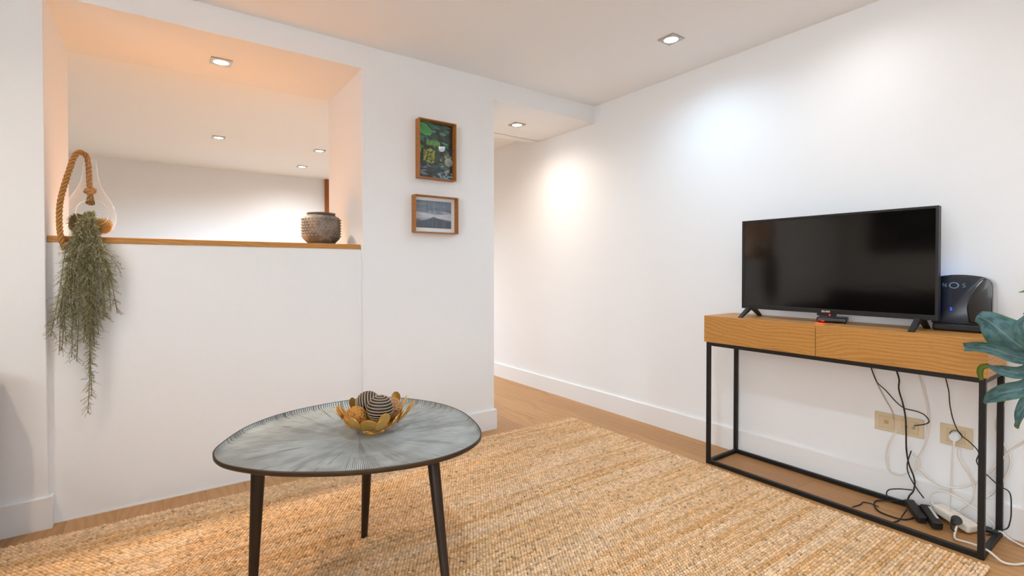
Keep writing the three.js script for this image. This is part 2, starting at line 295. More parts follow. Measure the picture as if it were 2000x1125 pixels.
/* ---------- golden bowl with decorative balls ---------- */
const TT = 0.5042;                                                   // height of the tray surface
{
  const gold = std(0xd9a03a, { roughness: 0.34, metalness: 0.85 }); gold.color.setRGB(0.80, 0.47, 0.12);
  const B = [0.641, TT, -1.781];
  const t = thing('golden_bowl', 'golden bowl made of overlapping round metal discs', 'bowl', B);
  const R = rng(9);
  const disc = new THREE.CylinderGeometry(0.5, 0.5, 0.05, 22, 1); {
    const p = disc.attributes.position; for (let i = 0; i < p.count; i++) { const r = Math.hypot(p.getX(i), p.getZ(i)); p.setY(i, p.getY(i) + r * r * 0.5); } disc.computeVertexNormals();
  }
  // a disc centred at polar angle, height and radius; lean: 0 = flat, PI/2 = upright; long: size along the slope
  const place = (ang, y, r, lean, wide, long, twist = 0) => {
    const m = part(t, 'disc', disc, gold), out = new THREE.Vector3(Math.cos(ang), 0, Math.sin(ang)), up = new THREE.Vector3(0, 1, 0);
    const slope = out.clone().multiplyScalar(Math.cos(lean)).addScaledVector(up, Math.sin(lean)), nrm = up.clone().multiplyScalar(Math.cos(lean)).addScaledVector(out, -Math.sin(lean)), tan = new THREE.Vector3().crossVectors(slope, nrm);
    m.quaternion.setFromRotationMatrix(new THREE.Matrix4().makeBasis(slope, nrm, tan)); m.rotateX(twist);
    m.position.copy(out.multiplyScalar(r)).addScaledVector(up, y); m.scale.set(long, Math.min(wide, long) * 0.6, wide);
  };
  for (let i = 0; i < 6; i++) place(i * 1.047 + 0.3, 0.0075, 0.034, 0.22, 0.050, 0.05, (R() - 0.5) * 0.2);
  for (let i = 0; i < 9; i++) place(i * 0.698 + 0.12 + (R() - 0.5) * 0.12, 0.021 + R() * 0.003, 0.068 + R() * 0.004, 0.62, 0.050 + R() * 0.008, 0.05, (R() - 0.5) * 0.4);
  for (let i = 0; i < 12; i++) place(i * 0.5236 + (R() - 0.5) * 0.16, 0.045 + R() * 0.005, 0.096 + R() * 0.005, 0.92 + (R() - 0.5) * 0.2, 0.046 + R() * 0.008, 0.05, (R() - 0.5) * 0.5);
  // petals that stand above the others
  place(3.45, 0.072, 0.124, 0.98, 0.036, 0.066, 0.1); place(3.75, 0.066, 0.120, 0.95, 0.034, 0.058, -0.2);
  place(-0.44, 0.094, 0.122, 1.35, 0.044, 0.050, 0.1); place(-0.10, 0.084, 0.130, 1.15, 0.036, 0.052, -0.3); place(-0.44, 0.066, 0.114, 1.1, 0.034, 0.046);
  place(0.35, 0.074, 0.132, 0.95, 0.036, 0.066, 0.15); place(0.72, 0.062, 0.118, 1.0, 0.036, 0.05, -0.2);
  place(1.55, 0.066, 0.108, 1.25, 0.046, 0.050, 0.15); place(2.55, 0.058, 0.108, 1.0, 0.044, 0.048, -0.2); place(2.05, 0.052, 0.105, 0.9, 0.05, 0.044);
  place(-2.05, 0.088, 0.104, 1.3, 0.036, 0.046); place(-1.2, 0.078, 0.108, 1.2, 0.04, 0.05); place(-2.6, 0.074, 0.112, 1.1, 0.036, 0.05);
  const foot = new THREE.CylinderGeometry(0.034, 0.038, 0.006, 24); foot.translate(0, 0.003, 0); part(t, 'foot', foot, gold);

  const dark = std(0x2c211a, { roughness: 0.7 }), beige = std(0xb59c80, { roughness: 0.75 });
  const spiral = (R0, turns, r) => { const pts = [], n = turns * 26; for (let i = 0; i <= n; i++) { const th = Math.PI * (0.015 + 0.97 * i / n), ph = 2 * Math.PI * turns * i / n; pts.push(new THREE.Vector3(R0 * Math.sin(th) * Math.cos(ph), R0 * Math.cos(th), R0 * Math.sin(th) * Math.sin(ph))); } return new THREE.TubeGeometry(new THREE.CatmullRomCurve3(pts), n, r, 6, false); };
  const ball = (name, label, pos, R0, axis) => { const b = thing(name, label, 'decorative ball', pos, 0, 'decorative balls in the golden bowl'); const q = new THREE.Quaternion().setFromUnitVectors(new THREE.Vector3(0, 1, 0), V(axis).normalize());
    const core = new THREE.SphereGeometry(R0, 32, 20); part(b, 'core', core, dark).quaternion.copy(q); part(b, 'coil', spiral(R0, 13, 0.0017), beige).quaternion.copy(q); return b; };
  ball('striped_ball', 'dark and beige coiled ball with level rings on top in the golden bowl', [B[0] + 0.012, TT + 0.090, B[2] + 0.036], 0.047, [0.05, 1, 0.10]);
  ball('striped_ball', 'dark and beige coiled ball with upright rings in the golden bowl', [B[0] + 0.000, TT + 0.091, B[2] - 0.058], 0.044, [0.8, 0.15, 0.5]);
  const wov = (label, pos, R0, seed, col) => {
    const b = thing('woven_ball', label, 'decorative ball', pos, 0, 'decorative balls in the golden bowl'); const Q = rng(seed);
    part(b, 'core', new THREE.SphereGeometry(R0 * 0.955, 28, 18), std(0x7d4f22, { roughness: 0.8 }));
    const gs = [];
    for (let i = 0; i < 170; i++) { const ax = new THREE.Vector3(Q() - 0.5, Q() - 0.5, Q() - 0.5).normalize(), u = new THREE.Vector3(Q() - 0.5, Q() - 0.5, Q() - 0.5).cross(ax).normalize(), off = (Q() - 0.5) * 1.3, pts = []; const w = new THREE.Vector3().crossVectors(ax, u); const a0 = Q() * 6.28, L = 1.2 + Q() * 1.6;
      for (let s = 0; s <= 10; s++) { const a = a0 + L * s / 10, wv = off + 0.06 * Math.sin(s * 2.1 + i); pts.push(u.clone().multiplyScalar(Math.cos(a) * Math.cos(wv)).addScaledVector(w, Math.sin(a) * Math.cos(wv)).addScaledVector(ax, Math.sin(wv)).multiplyScalar(R0 * (0.955 + 0.004 * (i % 12)))); }
      gs.push(new THREE.TubeGeometry(new THREE.CatmullRomCurve3(pts), 14, 0.0010, 4, false)); }
    part(b, 'strands', merge(gs), std(col, { roughness: 0.5, metalness: 0.25 }));
  };
  wov('golden brown wicker ball in the golden bowl', [B[0] - 0.066, TT + 0.062, B[2] + 0.002], 0.040, 3, 0xc98a3c);
  wov('pale copper toned wicker ball in the golden bowl', [B[0] + 0.079, TT + 0.066, B[2] - 0.014], 0.038, 8, 0xc99a6c);
}

/* ---------- pictures on the pillar ---------- */
function boxFrame(name, label, x0, x1, y0, y1, depth, face, map, mat) {
  const t = thing(name, label, 'picture', [(x0 + x1) / 2, (y0 + y1) / 2, ZF + 0.002], 0, 'oak box frames on the pillar'), w = x1 - x0, h = y1 - y0, f = face;
  const side = (n, a, b, c, d) => part(t, n, worldUV(new RoundedBoxGeometry(b - a, d - c, depth, 2, 0.0012).translate((a + b) / 2, (c + d) / 2, depth / 2)), frameOak);
  side('frame_side', -w / 2, -w / 2 + f, -h / 2, h / 2); side('frame_side', w / 2 - f, w / 2, -h / 2, h / 2); side('frame_side', -w / 2 + f, w / 2 - f, h / 2 - f, h / 2); side('frame_side', -w / 2 + f, w / 2 - f, -h / 2, -h / 2 + f);
  part(t, 'backing_board', new THREE.BoxGeometry(w - 2 * f, h - 2 * f, 0.004).translate(0, 0, 0.008), mat || whitePlastic);
  return { t, w: w - 2 * f, h: h - 2 * f };
}
function canvasTex(w, h, draw) { const c = document.createElement('canvas'); c.width = w; c.height = h; draw(c.getContext('2d'), w, h); const t = new THREE.CanvasTexture(c); t.colorSpace = THREE.SRGBColorSpace; return t; }
const paneMat = phy(0xffffff, { transmission: 1, thickness: 0, roughness: 0.02, ior: 1.5 });
{
  const f = boxFrame('framed_picture', 'tall oak box frame with dark green jungle leaf print', 1.299, 1.558, 1.663, 2.028, 0.054, 0.0065);
  const jungle = canvasTex(512, 680, (g, w, h) => {
    const R = rng(14); g.fillStyle = '#232b2c'; g.fillRect(0, 0, w, h);
    const blob = (x, y, rx, ry, a, col) => { g.save(); g.translate(x, y); g.rotate(a); g.fillStyle = col; g.beginPath(); g.ellipse(0, 0, rx, ry, 0, 0, 7); g.fill(); g.restore(); };
    for (let i = 0; i < 70; i++) blob(R() * w, R() * h, 25 + R() * 70, 12 + R() * 30, R() * 3, ['#1c2a24', '#2d3b3a', '#24344a', '#304a3c', '#3a4a44', '#2a2f38'][Math.floor(R() * 6)]);
    for (let i = 0; i < 26; i++) blob(R() * w, R() * h * 0.4, 40 + R() * 50, 8 + R() * 12, R() * 1.2 - 0.2, ['#2f6b52', '#3c7d68', '#255344', '#4b8f86'][Math.floor(R() * 4)]);
    blob(90, 90, 125, 62, 0.32, '#4fae5c'); g.strokeStyle = '#1f5a34'; g.lineWidth = 6; for (let i = 0; i < 7; i++) { g.beginPath(); g.moveTo(0 + i * 30, 20 + i * 8); g.quadraticCurveTo(60 + i * 26, 60 + i * 6, 90 + i * 24, 140); g.stroke(); }
    blob(15, 330, 45, 70, 0.1, '#56a857'); blob(60, 300, 30, 14, 0.3, '#3f8a4a');
    for (let i = 0; i < 9; i++) blob(140 + i * 22, 240 + (i % 3) * 8, 8, 40, 0.15, '#6fae52');
    g.fillStyle = '#262a20'; g.fillRect(90, 280, 140, 170);
    for (let i = 0; i < 60; i++) blob(95 + R() * 150, 320 + R() * 170, 4 + R() * 9, 12 + R() * 22, R() * 3, ['#8f9a3a', '#747f33', '#a5aa55', '#4d5a2c'][Math.floor(R() * 4)]);
    for (let i = 0; i < 20; i++) blob(300 + R() * 190, 300 + R() * 200, 14 + R() * 26, 8 + R() * 14, R() * 3, ['#587a5a', '#6d8a6a', '#3a5544', '#86967e'][Math.floor(R() * 4)]);
    blob(455, 450, 58, 48, 0.2, '#a9a8a2'); blob(470, 470, 40, 26, 0.3, '#8f918f');
    for (let i = 0; i < 34; i++) blob(R() * w, 500 + R() * 180, 18 + R() * 50, 4 + R() * 12, R() * 0.8 - 0.4, ['#55636c', '#8c979b', '#2b3a4a', '#3f5666', '#1e2a38', '#6f7f88'][Math.floor(R() * 6)]);
    for (let i = 0; i < 14; i++) blob(330 + R() * 170, 590 + R() * 70, 10 + R() * 18, 8, R() * 3, ['#7fb4c4', '#4f8496', '#a7c7cf'][Math.floor(R() * 3)]);
  });
  part(f.t, 'print', new THREE.PlaneGeometry(f.w, f.h).translate(0, 0, 0.0108), std(0xffffff, { map: jungle, roughness: 0.7 }), 'dark jungle photograph with bright green leaves');
  part(f.t, 'glass_pane', new THREE.PlaneGeometry(f.w, f.h).translate(0, 0, 0.0135), paneMat);
}
{
  const f = boxFrame('framed_picture', 'wide oak box frame with grey blue misty landscape print', 1.272, 1.572, 1.326, 1.558, 0.054, 0.0065);
  const mist = canvasTex(640, 420, (g, w, h) => {
    g.fillStyle = '#e9eaea'; g.fillRect(0, 0, w, h); const R = rng(6); const x0 = 42, y0 = 40, x1 = w - 52, y1 = h - 52;
    g.save(); g.beginPath(); g.rect(x0, y0, x1 - x0, y1 - y0); g.clip(); g.fillStyle = '#6c7a8a'; g.fillRect(0, 0, w, h);
    for (let i = 0; i < 90; i++) { const y = R() * h, c = y < h * 0.42 ? ['#4d5c6d', '#62707f', '#7d8a96'] : y < h * 0.64 ? ['#b9bdc6', '#c9c8cf', '#9aa0ac'] : ['#46535f', '#5a6774', '#74818b']; g.globalAlpha = 0.5; g.fillStyle = c[Math.floor(R() * 3)]; g.beginPath(); g.ellipse(R() * w, y, 60 + R() * 120, 4 + R() * 14, (R() - 0.5) * 0.25, 0, 7); g.fill(); }
    for (let i = 0; i < 26; i++) { g.globalAlpha = 0.4; g.strokeStyle = R() > 0.5 ? '#3c4a5b' : '#8e9aa6'; g.lineWidth = 3 + R() * 10; const x = w * (0.3 + R() * 0.5); g.beginPath(); g.moveTo(x, y0); g.lineTo(x + (R() - 0.5) * 50, h * 0.45); g.stroke(); }
    g.globalAlpha = 0.75; g.strokeStyle = '#d3d0d6'; g.lineWidth = 5; for (let i = 0; i < 12; i++) { g.beginPath(); g.moveTo(0, h * (0.46 + i * 0.016)); g.quadraticCurveTo(w * 0.5, h * (0.5 + (R() - 0.5) * 0.06), w, h * (0.46 + i * 0.02)); g.stroke(); }
    g.fillStyle = '#3d4855'; g.globalAlpha = 0.8; g.beginPath(); g.moveTo(w * 0.48, h * 0.55); g.quadraticCurveTo(w * 0.7, h * 0.66, w, h * 0.68); g.lineTo(w, h); g.lineTo(0, h); g.lineTo(0, h * 0.72); g.quadraticCurveTo(w * 0.3, h * 0.68, w * 0.48, h * 0.55); g.fill();
    for (let i = 0; i < 30; i++) { g.globalAlpha = 0.35; g.strokeStyle = R() > 0.5 ? '#2f3a46' : '#7b8894'; g.lineWidth = 3 + R() * 6; const x = w * (0.3 + R() * 0.6); g.beginPath(); g.moveTo(x, h * 0.66); g.lineTo(x, y1); g.stroke(); }
    g.restore();
  });
  part(f.t, 'print', new THREE.PlaneGeometry(f.w, f.h).translate(0, 0, 0.0108), std(0xffffff, { map: mist, roughness: 0.7 }), 'misty grey landscape with white border');
  part(f.t, 'glass_pane', new THREE.PlaneGeometry(f.w, f.h).translate(0, 0, 0.0135), paneMat);
}

/* ---------- studded vase on the ledge ---------- */
{
  const t = thing('studded_vase', 'squat grey brown studded ceramic vase on the oak ledge', 'vase', [0.795, LEDGE_Y1, -3.085]);
  const prof = [[0, 0], [0.082, 0], [0.084, 0.006], [0.078, 0.011], [0.083, 0.016], [0.104, 0.038], [0.1075, 0.05], [0.109, 0.10], [0.1075, 0.150], [0.100, 0.164], [0.082, 0.172], [0.078, 0.178], [0.082, 0.187], [0.079, 0.190], [0.071, 0.186], [0.071, 0.168], [0.095, 0.150], [0.095, 0.03], [0, 0.012]].map(([x, y]) => new THREE.Vector2(x, y));
  const map = tex(512, 256, (u, v) => { const n = fbmT(u, v, 10, 5), m = fbmT(u, v, 36, 7); return mix3(mix3([0.34, 0.32, 0.30], [0.53, 0.50, 0.47], sm(0.4, 0.7, n)), [0.44, 0.35, 0.25], sm(0.5, 0.72, m) * 0.7); }, true);
  const m = std(0xffffff, { map, roughness: 0.7, side: THREE.DoubleSide });
  const vb = part(t, 'body', toCreasedNormals(new THREE.LatheGeometry(prof, 56), 0.7), m);
  const gs = []; for (let r = 0; r < 7; r++) for (let i = 0; i < 30; i++) { const a = (i + (r % 2) * 0.5) / 30 * Math.PI * 2, y = 0.052 + r * 0.0165, g = new THREE.ConeGeometry(0.0052, 0.009, 6, 1); g.rotateZ(-Math.PI / 2); g.translate(0.1115, 0, 0); g.rotateY(a); g.translate(0, y, 0); gs.push(g); }
  const st = part(vb, 'studs', merge(gs), std(0x8c8378, { roughness: 0.6 }), 'rows of small pale cone studs'); st.userData.kind = 'stuff';
}

/* ---------- hanging glass terrarium ---------- */
const GX = -0.252, GZ = -2.975, GR = 0.094;
{
  const t = thing('glass_terrarium', 'teardrop glass terrarium with thick rope handle on the oak ledge', 'terrarium', [GX, LEDGE_Y1, GZ]);
  const pr = [[0.0, 0.0], [0.03, 0.001], [0.055, 0.012], [0.076, 0.034], [0.09, 0.066], [0.094, 0.098], [0.09, 0.13], [0.08, 0.16], [0.064, 0.19], [0.047, 0.222], [0.034, 0.26], [0.027, 0.30], [0.024, 0.335], [0.022, 0.36]].map(([x, y]) => new THREE.Vector2(x, y));
  const sp = new THREE.SplineCurve(pr), lg = new THREE.LatheGeometry(sp.getPoints(60), 64).toNonIndexed(), p = lg.attributes.position, keep = [], nn = lg.attributes.normal;
  const hd = new THREE.Vector3(0.18, 0.05, 0.98).normalize(), hc = new THREE.Vector3(0, 0.105, 0), v = new THREE.Vector3();
  for (let i = 0; i < p.count; i += 3) { v.set(0, 0, 0); for (let q = 0; q < 3; q++) v.add(new THREE.Vector3().fromBufferAttribute(p, i + q)); v.multiplyScalar(1 / 3).sub(hc); if (v.clone().normalize().dot(hd) < 0.80) keep.push(i, i + 1, i + 2); }
  const kg = new THREE.BufferGeometry(); kg.setAttribute('position', new THREE.Float32BufferAttribute(keep.flatMap((i) => [p.getX(i), p.getY(i), p.getZ(i)]), 3)); kg.setAttribute('normal', new THREE.Float32BufferAttribute(keep.flatMap((i) => [nn.getX(i), nn.getY(i), nn.getZ(i)]), 3));
  part(t, 'glass_body', kg, phy(0xffffff, { transmission: 1, thickness: 0, roughness: 0.01, ior: 1.5, side: THREE.DoubleSide }));
  const rim = new THREE.TorusGeometry(0.0575, 0.0016, 8, 48); rim.translate(0, 0, 0.0745); rim.applyQuaternion(new THREE.Quaternion().setFromUnitVectors(new THREE.Vector3(0, 0, 1), hd)); rim.translate(0, 0.105, 0);
  part(t, 'opening_rim', rim, phy(0xffffff, { transmission: 1, thickness: 0.002, roughness: 0.02, ior: 1.5 }));
  // rope: three strands twisted round the path
  const ropeMat = std(0xb07f45, { roughness: 0.9 });
  const path = [[0.000, 0.150, 0.0], [-0.002, 0.218, 0.0], [-0.004, 0.285, 0.0], [-0.006, 0.335, 0.004], [-0.014, 0.372, 0.02], [-0.034, 0.378, 0.04], [-0.049, 0.352, 0.055], [-0.062, 0.300, 0.068], [-0.077, 0.235, 0.076], [-0.090, 0.172, 0.080], [-0.096, 0.118, 0.082], [-0.096, 0.066, 0.09], [-0.091, 0.012, 0.112], [-0.084, -0.028, 0.122], [-0.074, -0.060, 0.122]];
  const rc = new THREE.CatmullRomCurve3(path.map(V), false, 'centripetal'), n = 320, fr = rc.computeFrenetFrames(n, false), gs = [];
  for (let s = 0; s < 3; s++) { const pts = []; for (let i = 0; i <= n; i++) { const a = i / n * 2 * Math.PI * 13 + s * 2.094, c = rc.getPointAt(i / n); pts.push(c.addScaledVector(fr.normals[i], Math.cos(a) * 0.0066).addScaledVector(fr.binormals[i], Math.sin(a) * 0.0066)); } gs.push(new THREE.TubeGeometry(new THREE.CatmullRomCurve3(pts), n, 0.0054, 7, false)); }
  const rh = part(t, 'rope_handle', merge(gs), ropeMat, 'thick twisted jute rope');
  const kn = []; for (let s = 0; s < 3; s++) { const g = new THREE.TorusKnotGeometry(0.0095, 0.0062, 60, 7, 2, 3); g.rotateX(1.4 + s); g.rotateY(s * 1.1); g.scale(1.25, 0.9, 1); g.translate(s * 0.003 - 0.003, 0.212 + (s - 1) * 0.003, 0); kn.push(g); }
  part(rh, 'knot', merge(kn), ropeMat);
  const R = rng(4), tas = []; for (let i = 0; i < 70; i++) { const a = R() * 6.28, r = R(); tas.push(bar([Math.cos(a) * 0.008 * r, 0.205, Math.sin(a) * 0.008 * r], [Math.cos(a) * 0.019 * r, 0.150 + R() * 0.008, Math.sin(a) * 0.019 * r], 0.0013, 0.0013, 4)); }
  part(rh, 'frayed_end', merge(tas), std(0x8f6a44, { roughness: 0.95 }));
  // moss inside
  const mossMesh = (name, cx, cy, cz, r, sy, col, seed, cnt) => {
    const Q = rng(seed), q = []; const base = new THREE.IcosahedronGeometry(r * 0.9, 3), bp = base.attributes.position;
    for (let i = 0; i < bp.count; i++) { const x = bp.getX(i), y = bp.getY(i), z = bp.getZ(i), k = 0.85 + 0.3 * fbm(x * 60 + seed, y * 60 + z * 47, seed, 2); bp.setXYZ(i, x * k, y * k * sy, z * k); } base.computeVertexNormals(); base.deleteAttribute('uv'); q.push(base);
    for (let i = 0; i < cnt; i++) { const d = new THREE.Vector3(Q() - 0.5, Q() - 0.5, Q() - 0.5).normalize(), a = d.clone().multiply(new THREE.Vector3(r * 0.85, r * 0.85 * sy, r * 0.85)), e = d.clone().add(new THREE.Vector3(Q() - 0.5, Q() - 0.5, Q() - 0.5).multiplyScalar(0.9)).normalize().multiplyScalar(0.006 + Q() * 0.006); const b = bar(a.toArray(), a.clone().add(e).toArray(), 0.0009, 0.0004, 3); b.deleteAttribute('uv'); q.push(b.toNonIndexed()); }
    const g = mergeGeometries(q.map((z) => (z.index ? z.toNonIndexed() : z))); g.translate(cx, cy, cz); const m = part(t, name, g, std(col, { roughness: 1 })); m.userData.kind = 'stuff';
  };
  mossMesh('moss', -0.042, 0.062, -0.005, 0.040, 1.25, 0x6b5a2a, 31, 420);
  mossMesh('moss', 0.042, 0.056, -0.012, 0.038, 1.0, 0x94733c, 32, 380);
  mossMesh('moss', 0.002, 0.052, -0.035, 0.042, 1.0, 0x7d6a2c, 33, 300);
  mossMesh('moss', 0.000, 0.036, 0.010, 0.040, 0.7, 0x5d5024, 34, 200);
  mossMesh('moss', 0.002, 0.108, -0.012, 0.016, 1.0, 0x7c7a35, 35, 80);
}
{ // trailing greenery
  const t = thing('trailing_plant', 'bushy grey green trailing plant hanging from the terrarium over the ledge', 'plant', [GX, LEDGE_Y1, -2.862]);
  const R = rng(101), stems = [], gA = [], gB = [], gC = [];
  const needle = (a, d, L, r, list) => { const b = a.clone().addScaledVector(d, L); const g = new THREE.ConeGeometry(r, L, 3, 1, true); g.translate(0, L / 2, 0); g.applyQuaternion(new THREE.Quaternion().setFromUnitVectors(new THREE.Vector3(0, 1, 0), d)); g.translate(a.x, a.y, a.z); g.deleteAttribute('uv'); list.push(g.toNonIndexed()); return b; };
  const rv = (k) => new THREE.Vector3(R() - 0.5, R() - 0.5, R() - 0.5).multiplyScalar(k);
  // main strands: start in the terrarium mouth, spill over the ledge and hang; [end x, end y, sway, count of twigs]
  const mains = [];
  for (let i = 0; i < 34; i++) { const f = i / 33; mains.push([lerp(-0.108, 0.100, f) + (R() - 0.5) * 0.03, -0.26 - R() * 0.22 - 0.10 * Math.sin(f * 3.1) + (f > 0.75 ? 0.12 : 0), (R() - 0.5) * 0.03]); }
  mains.push([0.002, -0.60, 0.01], [-0.004, -0.775, 0.012], [0.012, -0.70, -0.004], [0.005, -0.52, 0.0], [-0.055, -0.44, 0], [-0.085, -0.40, 0]);
  for (const [ex, ey, sway] of mains) {
    const sx = ex * 0.22 + (R() - 0.5) * 0.014, p0 = new THREE.Vector3(sx * 0.7, 0.085 + R() * 0.03, -0.05), p1 = new THREE.Vector3(sx, 0.055 + R() * 0.015, 0.0), p2 = new THREE.Vector3(lerp(sx, ex, 0.42), -0.05, 0.022 + R() * 0.03), p3 = new THREE.Vector3(lerp(sx, ex, 0.75) + sway, lerp(-0.04, ey, 0.55), 0.02 + R() * 0.035), p4 = new THREE.Vector3(ex, ey, 0.018 + R() * 0.03);
    const c = new THREE.CatmullRomCurve3([p0, p1, p2, p3, p4], false, 'centripetal'); stems.push(new THREE.TubeGeometry(c, 16, 0.0013, 4, false));
    const L = c.getLength(), nT = Math.round(L / 0.0125);
    for (let j = 2; j < nT; j++) {
      const u = j / nT, a = c.getPointAt(Math.min(0.995, u)), tn = c.getTangentAt(Math.min(0.995, u)); if (a.y > 0.03 && a.z < -0.02) continue;
      for (let s = 0; s < 2; s++) {
        const out = rv(1); out.y *= 0.4; out.normalize(); const d = tn.clone().multiplyScalar(0.8).addScaledVector(out, 0.85).normalize(); if (a.z < 0.03 && d.z < -0.2) d.z *= -0.6;
        const tl = (0.016 + R() * 0.026) * (a.y > -0.02 ? 0.55 : 1) * (ey < -0.5 && u > 0.6 ? 0.8 : 1); const lst = R() < 0.45 ? gA : R() < 0.6 ? gB : gC; let q = a.clone(); const steps = 4;
        needle(q, d, tl, 0.0008, lst);
        for (let w = 1; w <= steps; w++) { const b = a.clone().addScaledVector(d, tl * w / steps); for (let e = 0; e < 2; e++) { const dd = d.clone().add(rv(1.5)).normalize(); if (b.z < 0.012 && dd.z < 0) dd.z *= -1; needle(b, dd, 0.007 + R() * 0.008, 0.0009, lst); } }
      }
    }
  }
  const j = (l) => mergeGeometries(l);
  part(t, 'stems', merge(stems), std(0x6d6a48, { roughness: 0.9 }));
  for (const [l, c, nm] of [[gA, 0x979067, 'foliage'], [gB, 0xbdb38d, 'foliage'], [gC, 0x726d49, 'foliage']]) { const m = part(t, nm, j(l), std(c, { roughness: 0.85, side: THREE.DoubleSide })); m.userData.kind = 'stuff'; }
}

/* ---------- console table ---------- */
const CX0 = 2.522, CX1 = 2.826, CZ0 = -1.661, CZ1 = -0.476, CY0 = 0.690, CY1 = 0.838;
{
  const t = thing('console_table', 'slim oak console table with two drawers on a black metal frame', 'console table', [0, 0, 0]);
  const bw = (x0, x1, y0, y1, z0, z1, r = 0.0015, ou = 0, ov = 0) => worldUV(box(x0, x1, y0, y1, z0, z1, r), 1, ou, ov);
  part(t, 'body', mergeGeometries([bw(CX0 + 0.018, CX1, CY0 + 0.002, CY1 - 0.018, CZ0 + 0.001, CZ1 - 0.001, 0.001, 0.2, 0.1)]), oakMat);
  part(t, 'top_board', bw(CX0 + 0.002, CX1, CY1 - 0.018, CY1, CZ0, CZ1, 0.002, 1.72, 0.07), oakMat);
  const zg = -1.075;
  part(t, 'drawer_front', bw(CX0, CX0 + 0.0175, CY0, CY1 - 0.0015, CZ0, zg - 0.0012, 0.001, 1.72, 0.80), oakMat);
  part(t, 'drawer_front', bw(CX0, CX0 + 0.0175, CY0, CY1 - 0.0015, zg + 0.0012, CZ1, 0.001, 1.72, 0.60), oakMat);
  const s = 0.020, lx0 = CX0 + 0.004, lx1 = CX1, lz0 = CZ0 + 0.012, lz1 = CZ1 - 0.006, B = (x0, x1, y0, y1, z0, z1) => box(x0, x1, y0, y1, z0, z1, 0.0015);
  for (const x of [lx0, lx1 - s]) for (const z of [lz0, lz1 - s]) part(t, 'leg', B(x, x + s, 0, CY0, z, z + s), blackMetal);
  for (const x of [lx0, lx1 - s]) { part(t, 'rail', B(x, x + s, 0.002, 0.022, lz0 + s, lz1 - s), blackMetal); part(t, 'rail', B(x, x + s, CY0 - 0.02, CY0, lz0 + s, lz1 - s), blackMetal); }
  for (const z of [lz0, lz1 - s]) { part(t, 'rail', B(lx0 + s, lx1 - s, 0.002, 0.022, z, z + s), blackMetal); part(t, 'rail', B(lx0 + s, lx1 - s, CY0 - 0.02, CY0, z, z + s), blackMetal); }
}
const font = await new FontLoader().loadAsync('fonts/droid/droid_sans_bold.typeface.json');
const fontR = await new FontLoader().loadAsync('fonts/droid/droid_sans_regular.typeface.json');
function textOnWest(str, f, size, depth, y, zc, x) {                 // lettering on a face that looks towards -x
  const g = new TextGeometry(str, { font: f, size, depth, curveSegments: 3, bevelEnabled: false }); g.computeBoundingBox(); const b = g.boundingBox;
  g.translate(-(b.min.x + b.max.x) / 2, 0, 0); g.rotateY(-Math.PI / 2); g.translate(x, y, zc); return g;
}
{ // television
  const t = thing('television', 'black flat screen television standing on the console table', 'television', [0, 0, 0]);
  const X = 2.655, z0 = -1.512, z1 = -0.655, y0 = 0.884, y1 = 1.367;
  const hs = part(t, 'housing', box(X, X + 0.03, y0, y1, z0, z1, 0.004), blackPlastic);
  part(t, 'rear_cover', box(X + 0.03, X + 0.065, y0 + 0.02, y1 - 0.16, z0 + 0.10, z1 - 0.10, 0.012), blackPlastic);
  const bz = 0.011, bb = 0.022, bx = (a, b, c, d) => box(X - 0.005, X + 0.002, c, d, a, b, 0.0015), bez = std(0x1b1a19, { roughness: 0.35 });
  const bzl = part(t, 'bezel', merge([bx(z0, z1, y1 - bz, y1), bx(z0, z1, y0, y0 + bb), bx(z0, z0 + bz, y0 + bb, y1 - bz), bx(z1 - bz, z1, y0 + bb, y1 - bz)]), bez);
  part(t, 'screen', box(X - 0.001, X + 0.001, y0 + bb, y1 - bz, z0 + bz, z1 - bz), phy(0x060606, { roughness: 0.09, specularIntensity: 1, ior: 1.6 }), 'glossy dark screen');
  part(bzl, 'brand_lettering', textOnWest('SILVER', font, 0.0085, 0.0006, y0 + 0.006, -1.083, X - 0.0052), std(0xd8d4cc, { roughness: 0.4 }));
  const sb = part(t, 'sensor_bump', box(X - 0.004, X + 0.008, y0 - 0.012, y0 + 0.002, -1.125, -1.04, 0.003), blackPlastic);
  part(sb, 'standby_light', new THREE.SphereGeometry(0.0028, 12, 8).translate(X - 0.004, y0 - 0.006, -1.066), new THREE.MeshStandardMaterial({ color: 0xff3030, emissive: 0xff1c10, emissiveIntensity: 9 }), 'small glowing red light');
  for (const [z, s] of [[-1.468, -1], [-0.72, 1]]) {                 // splayed feet
    const sh = (a, b, w0, w1) => { const g = bar(a, b, w0, w1, 4); return g; };
    const mk = (dx, tip) => { const shp = new THREE.Shape(); shp.moveTo(0, 0); shp.lineTo(dx, -0.046); shp.lineTo(dx + Math.sign(dx) * 0.014, -0.046); shp.lineTo(Math.sign(dx) * 0.03, 0.006); shp.closePath(); const g = new THREE.ExtrudeGeometry(shp, { depth: 0.02, bevelEnabled: true, bevelSize: 0.001, bevelThickness: 0.001, bevelSegments: 1 }); g.translate(X + 0.016, y0 + 0.001, z - 0.01); return g; };
    part(t, 'foot', merge([mk(-0.105), mk(0.085)]), blackPlastic);
  }
}
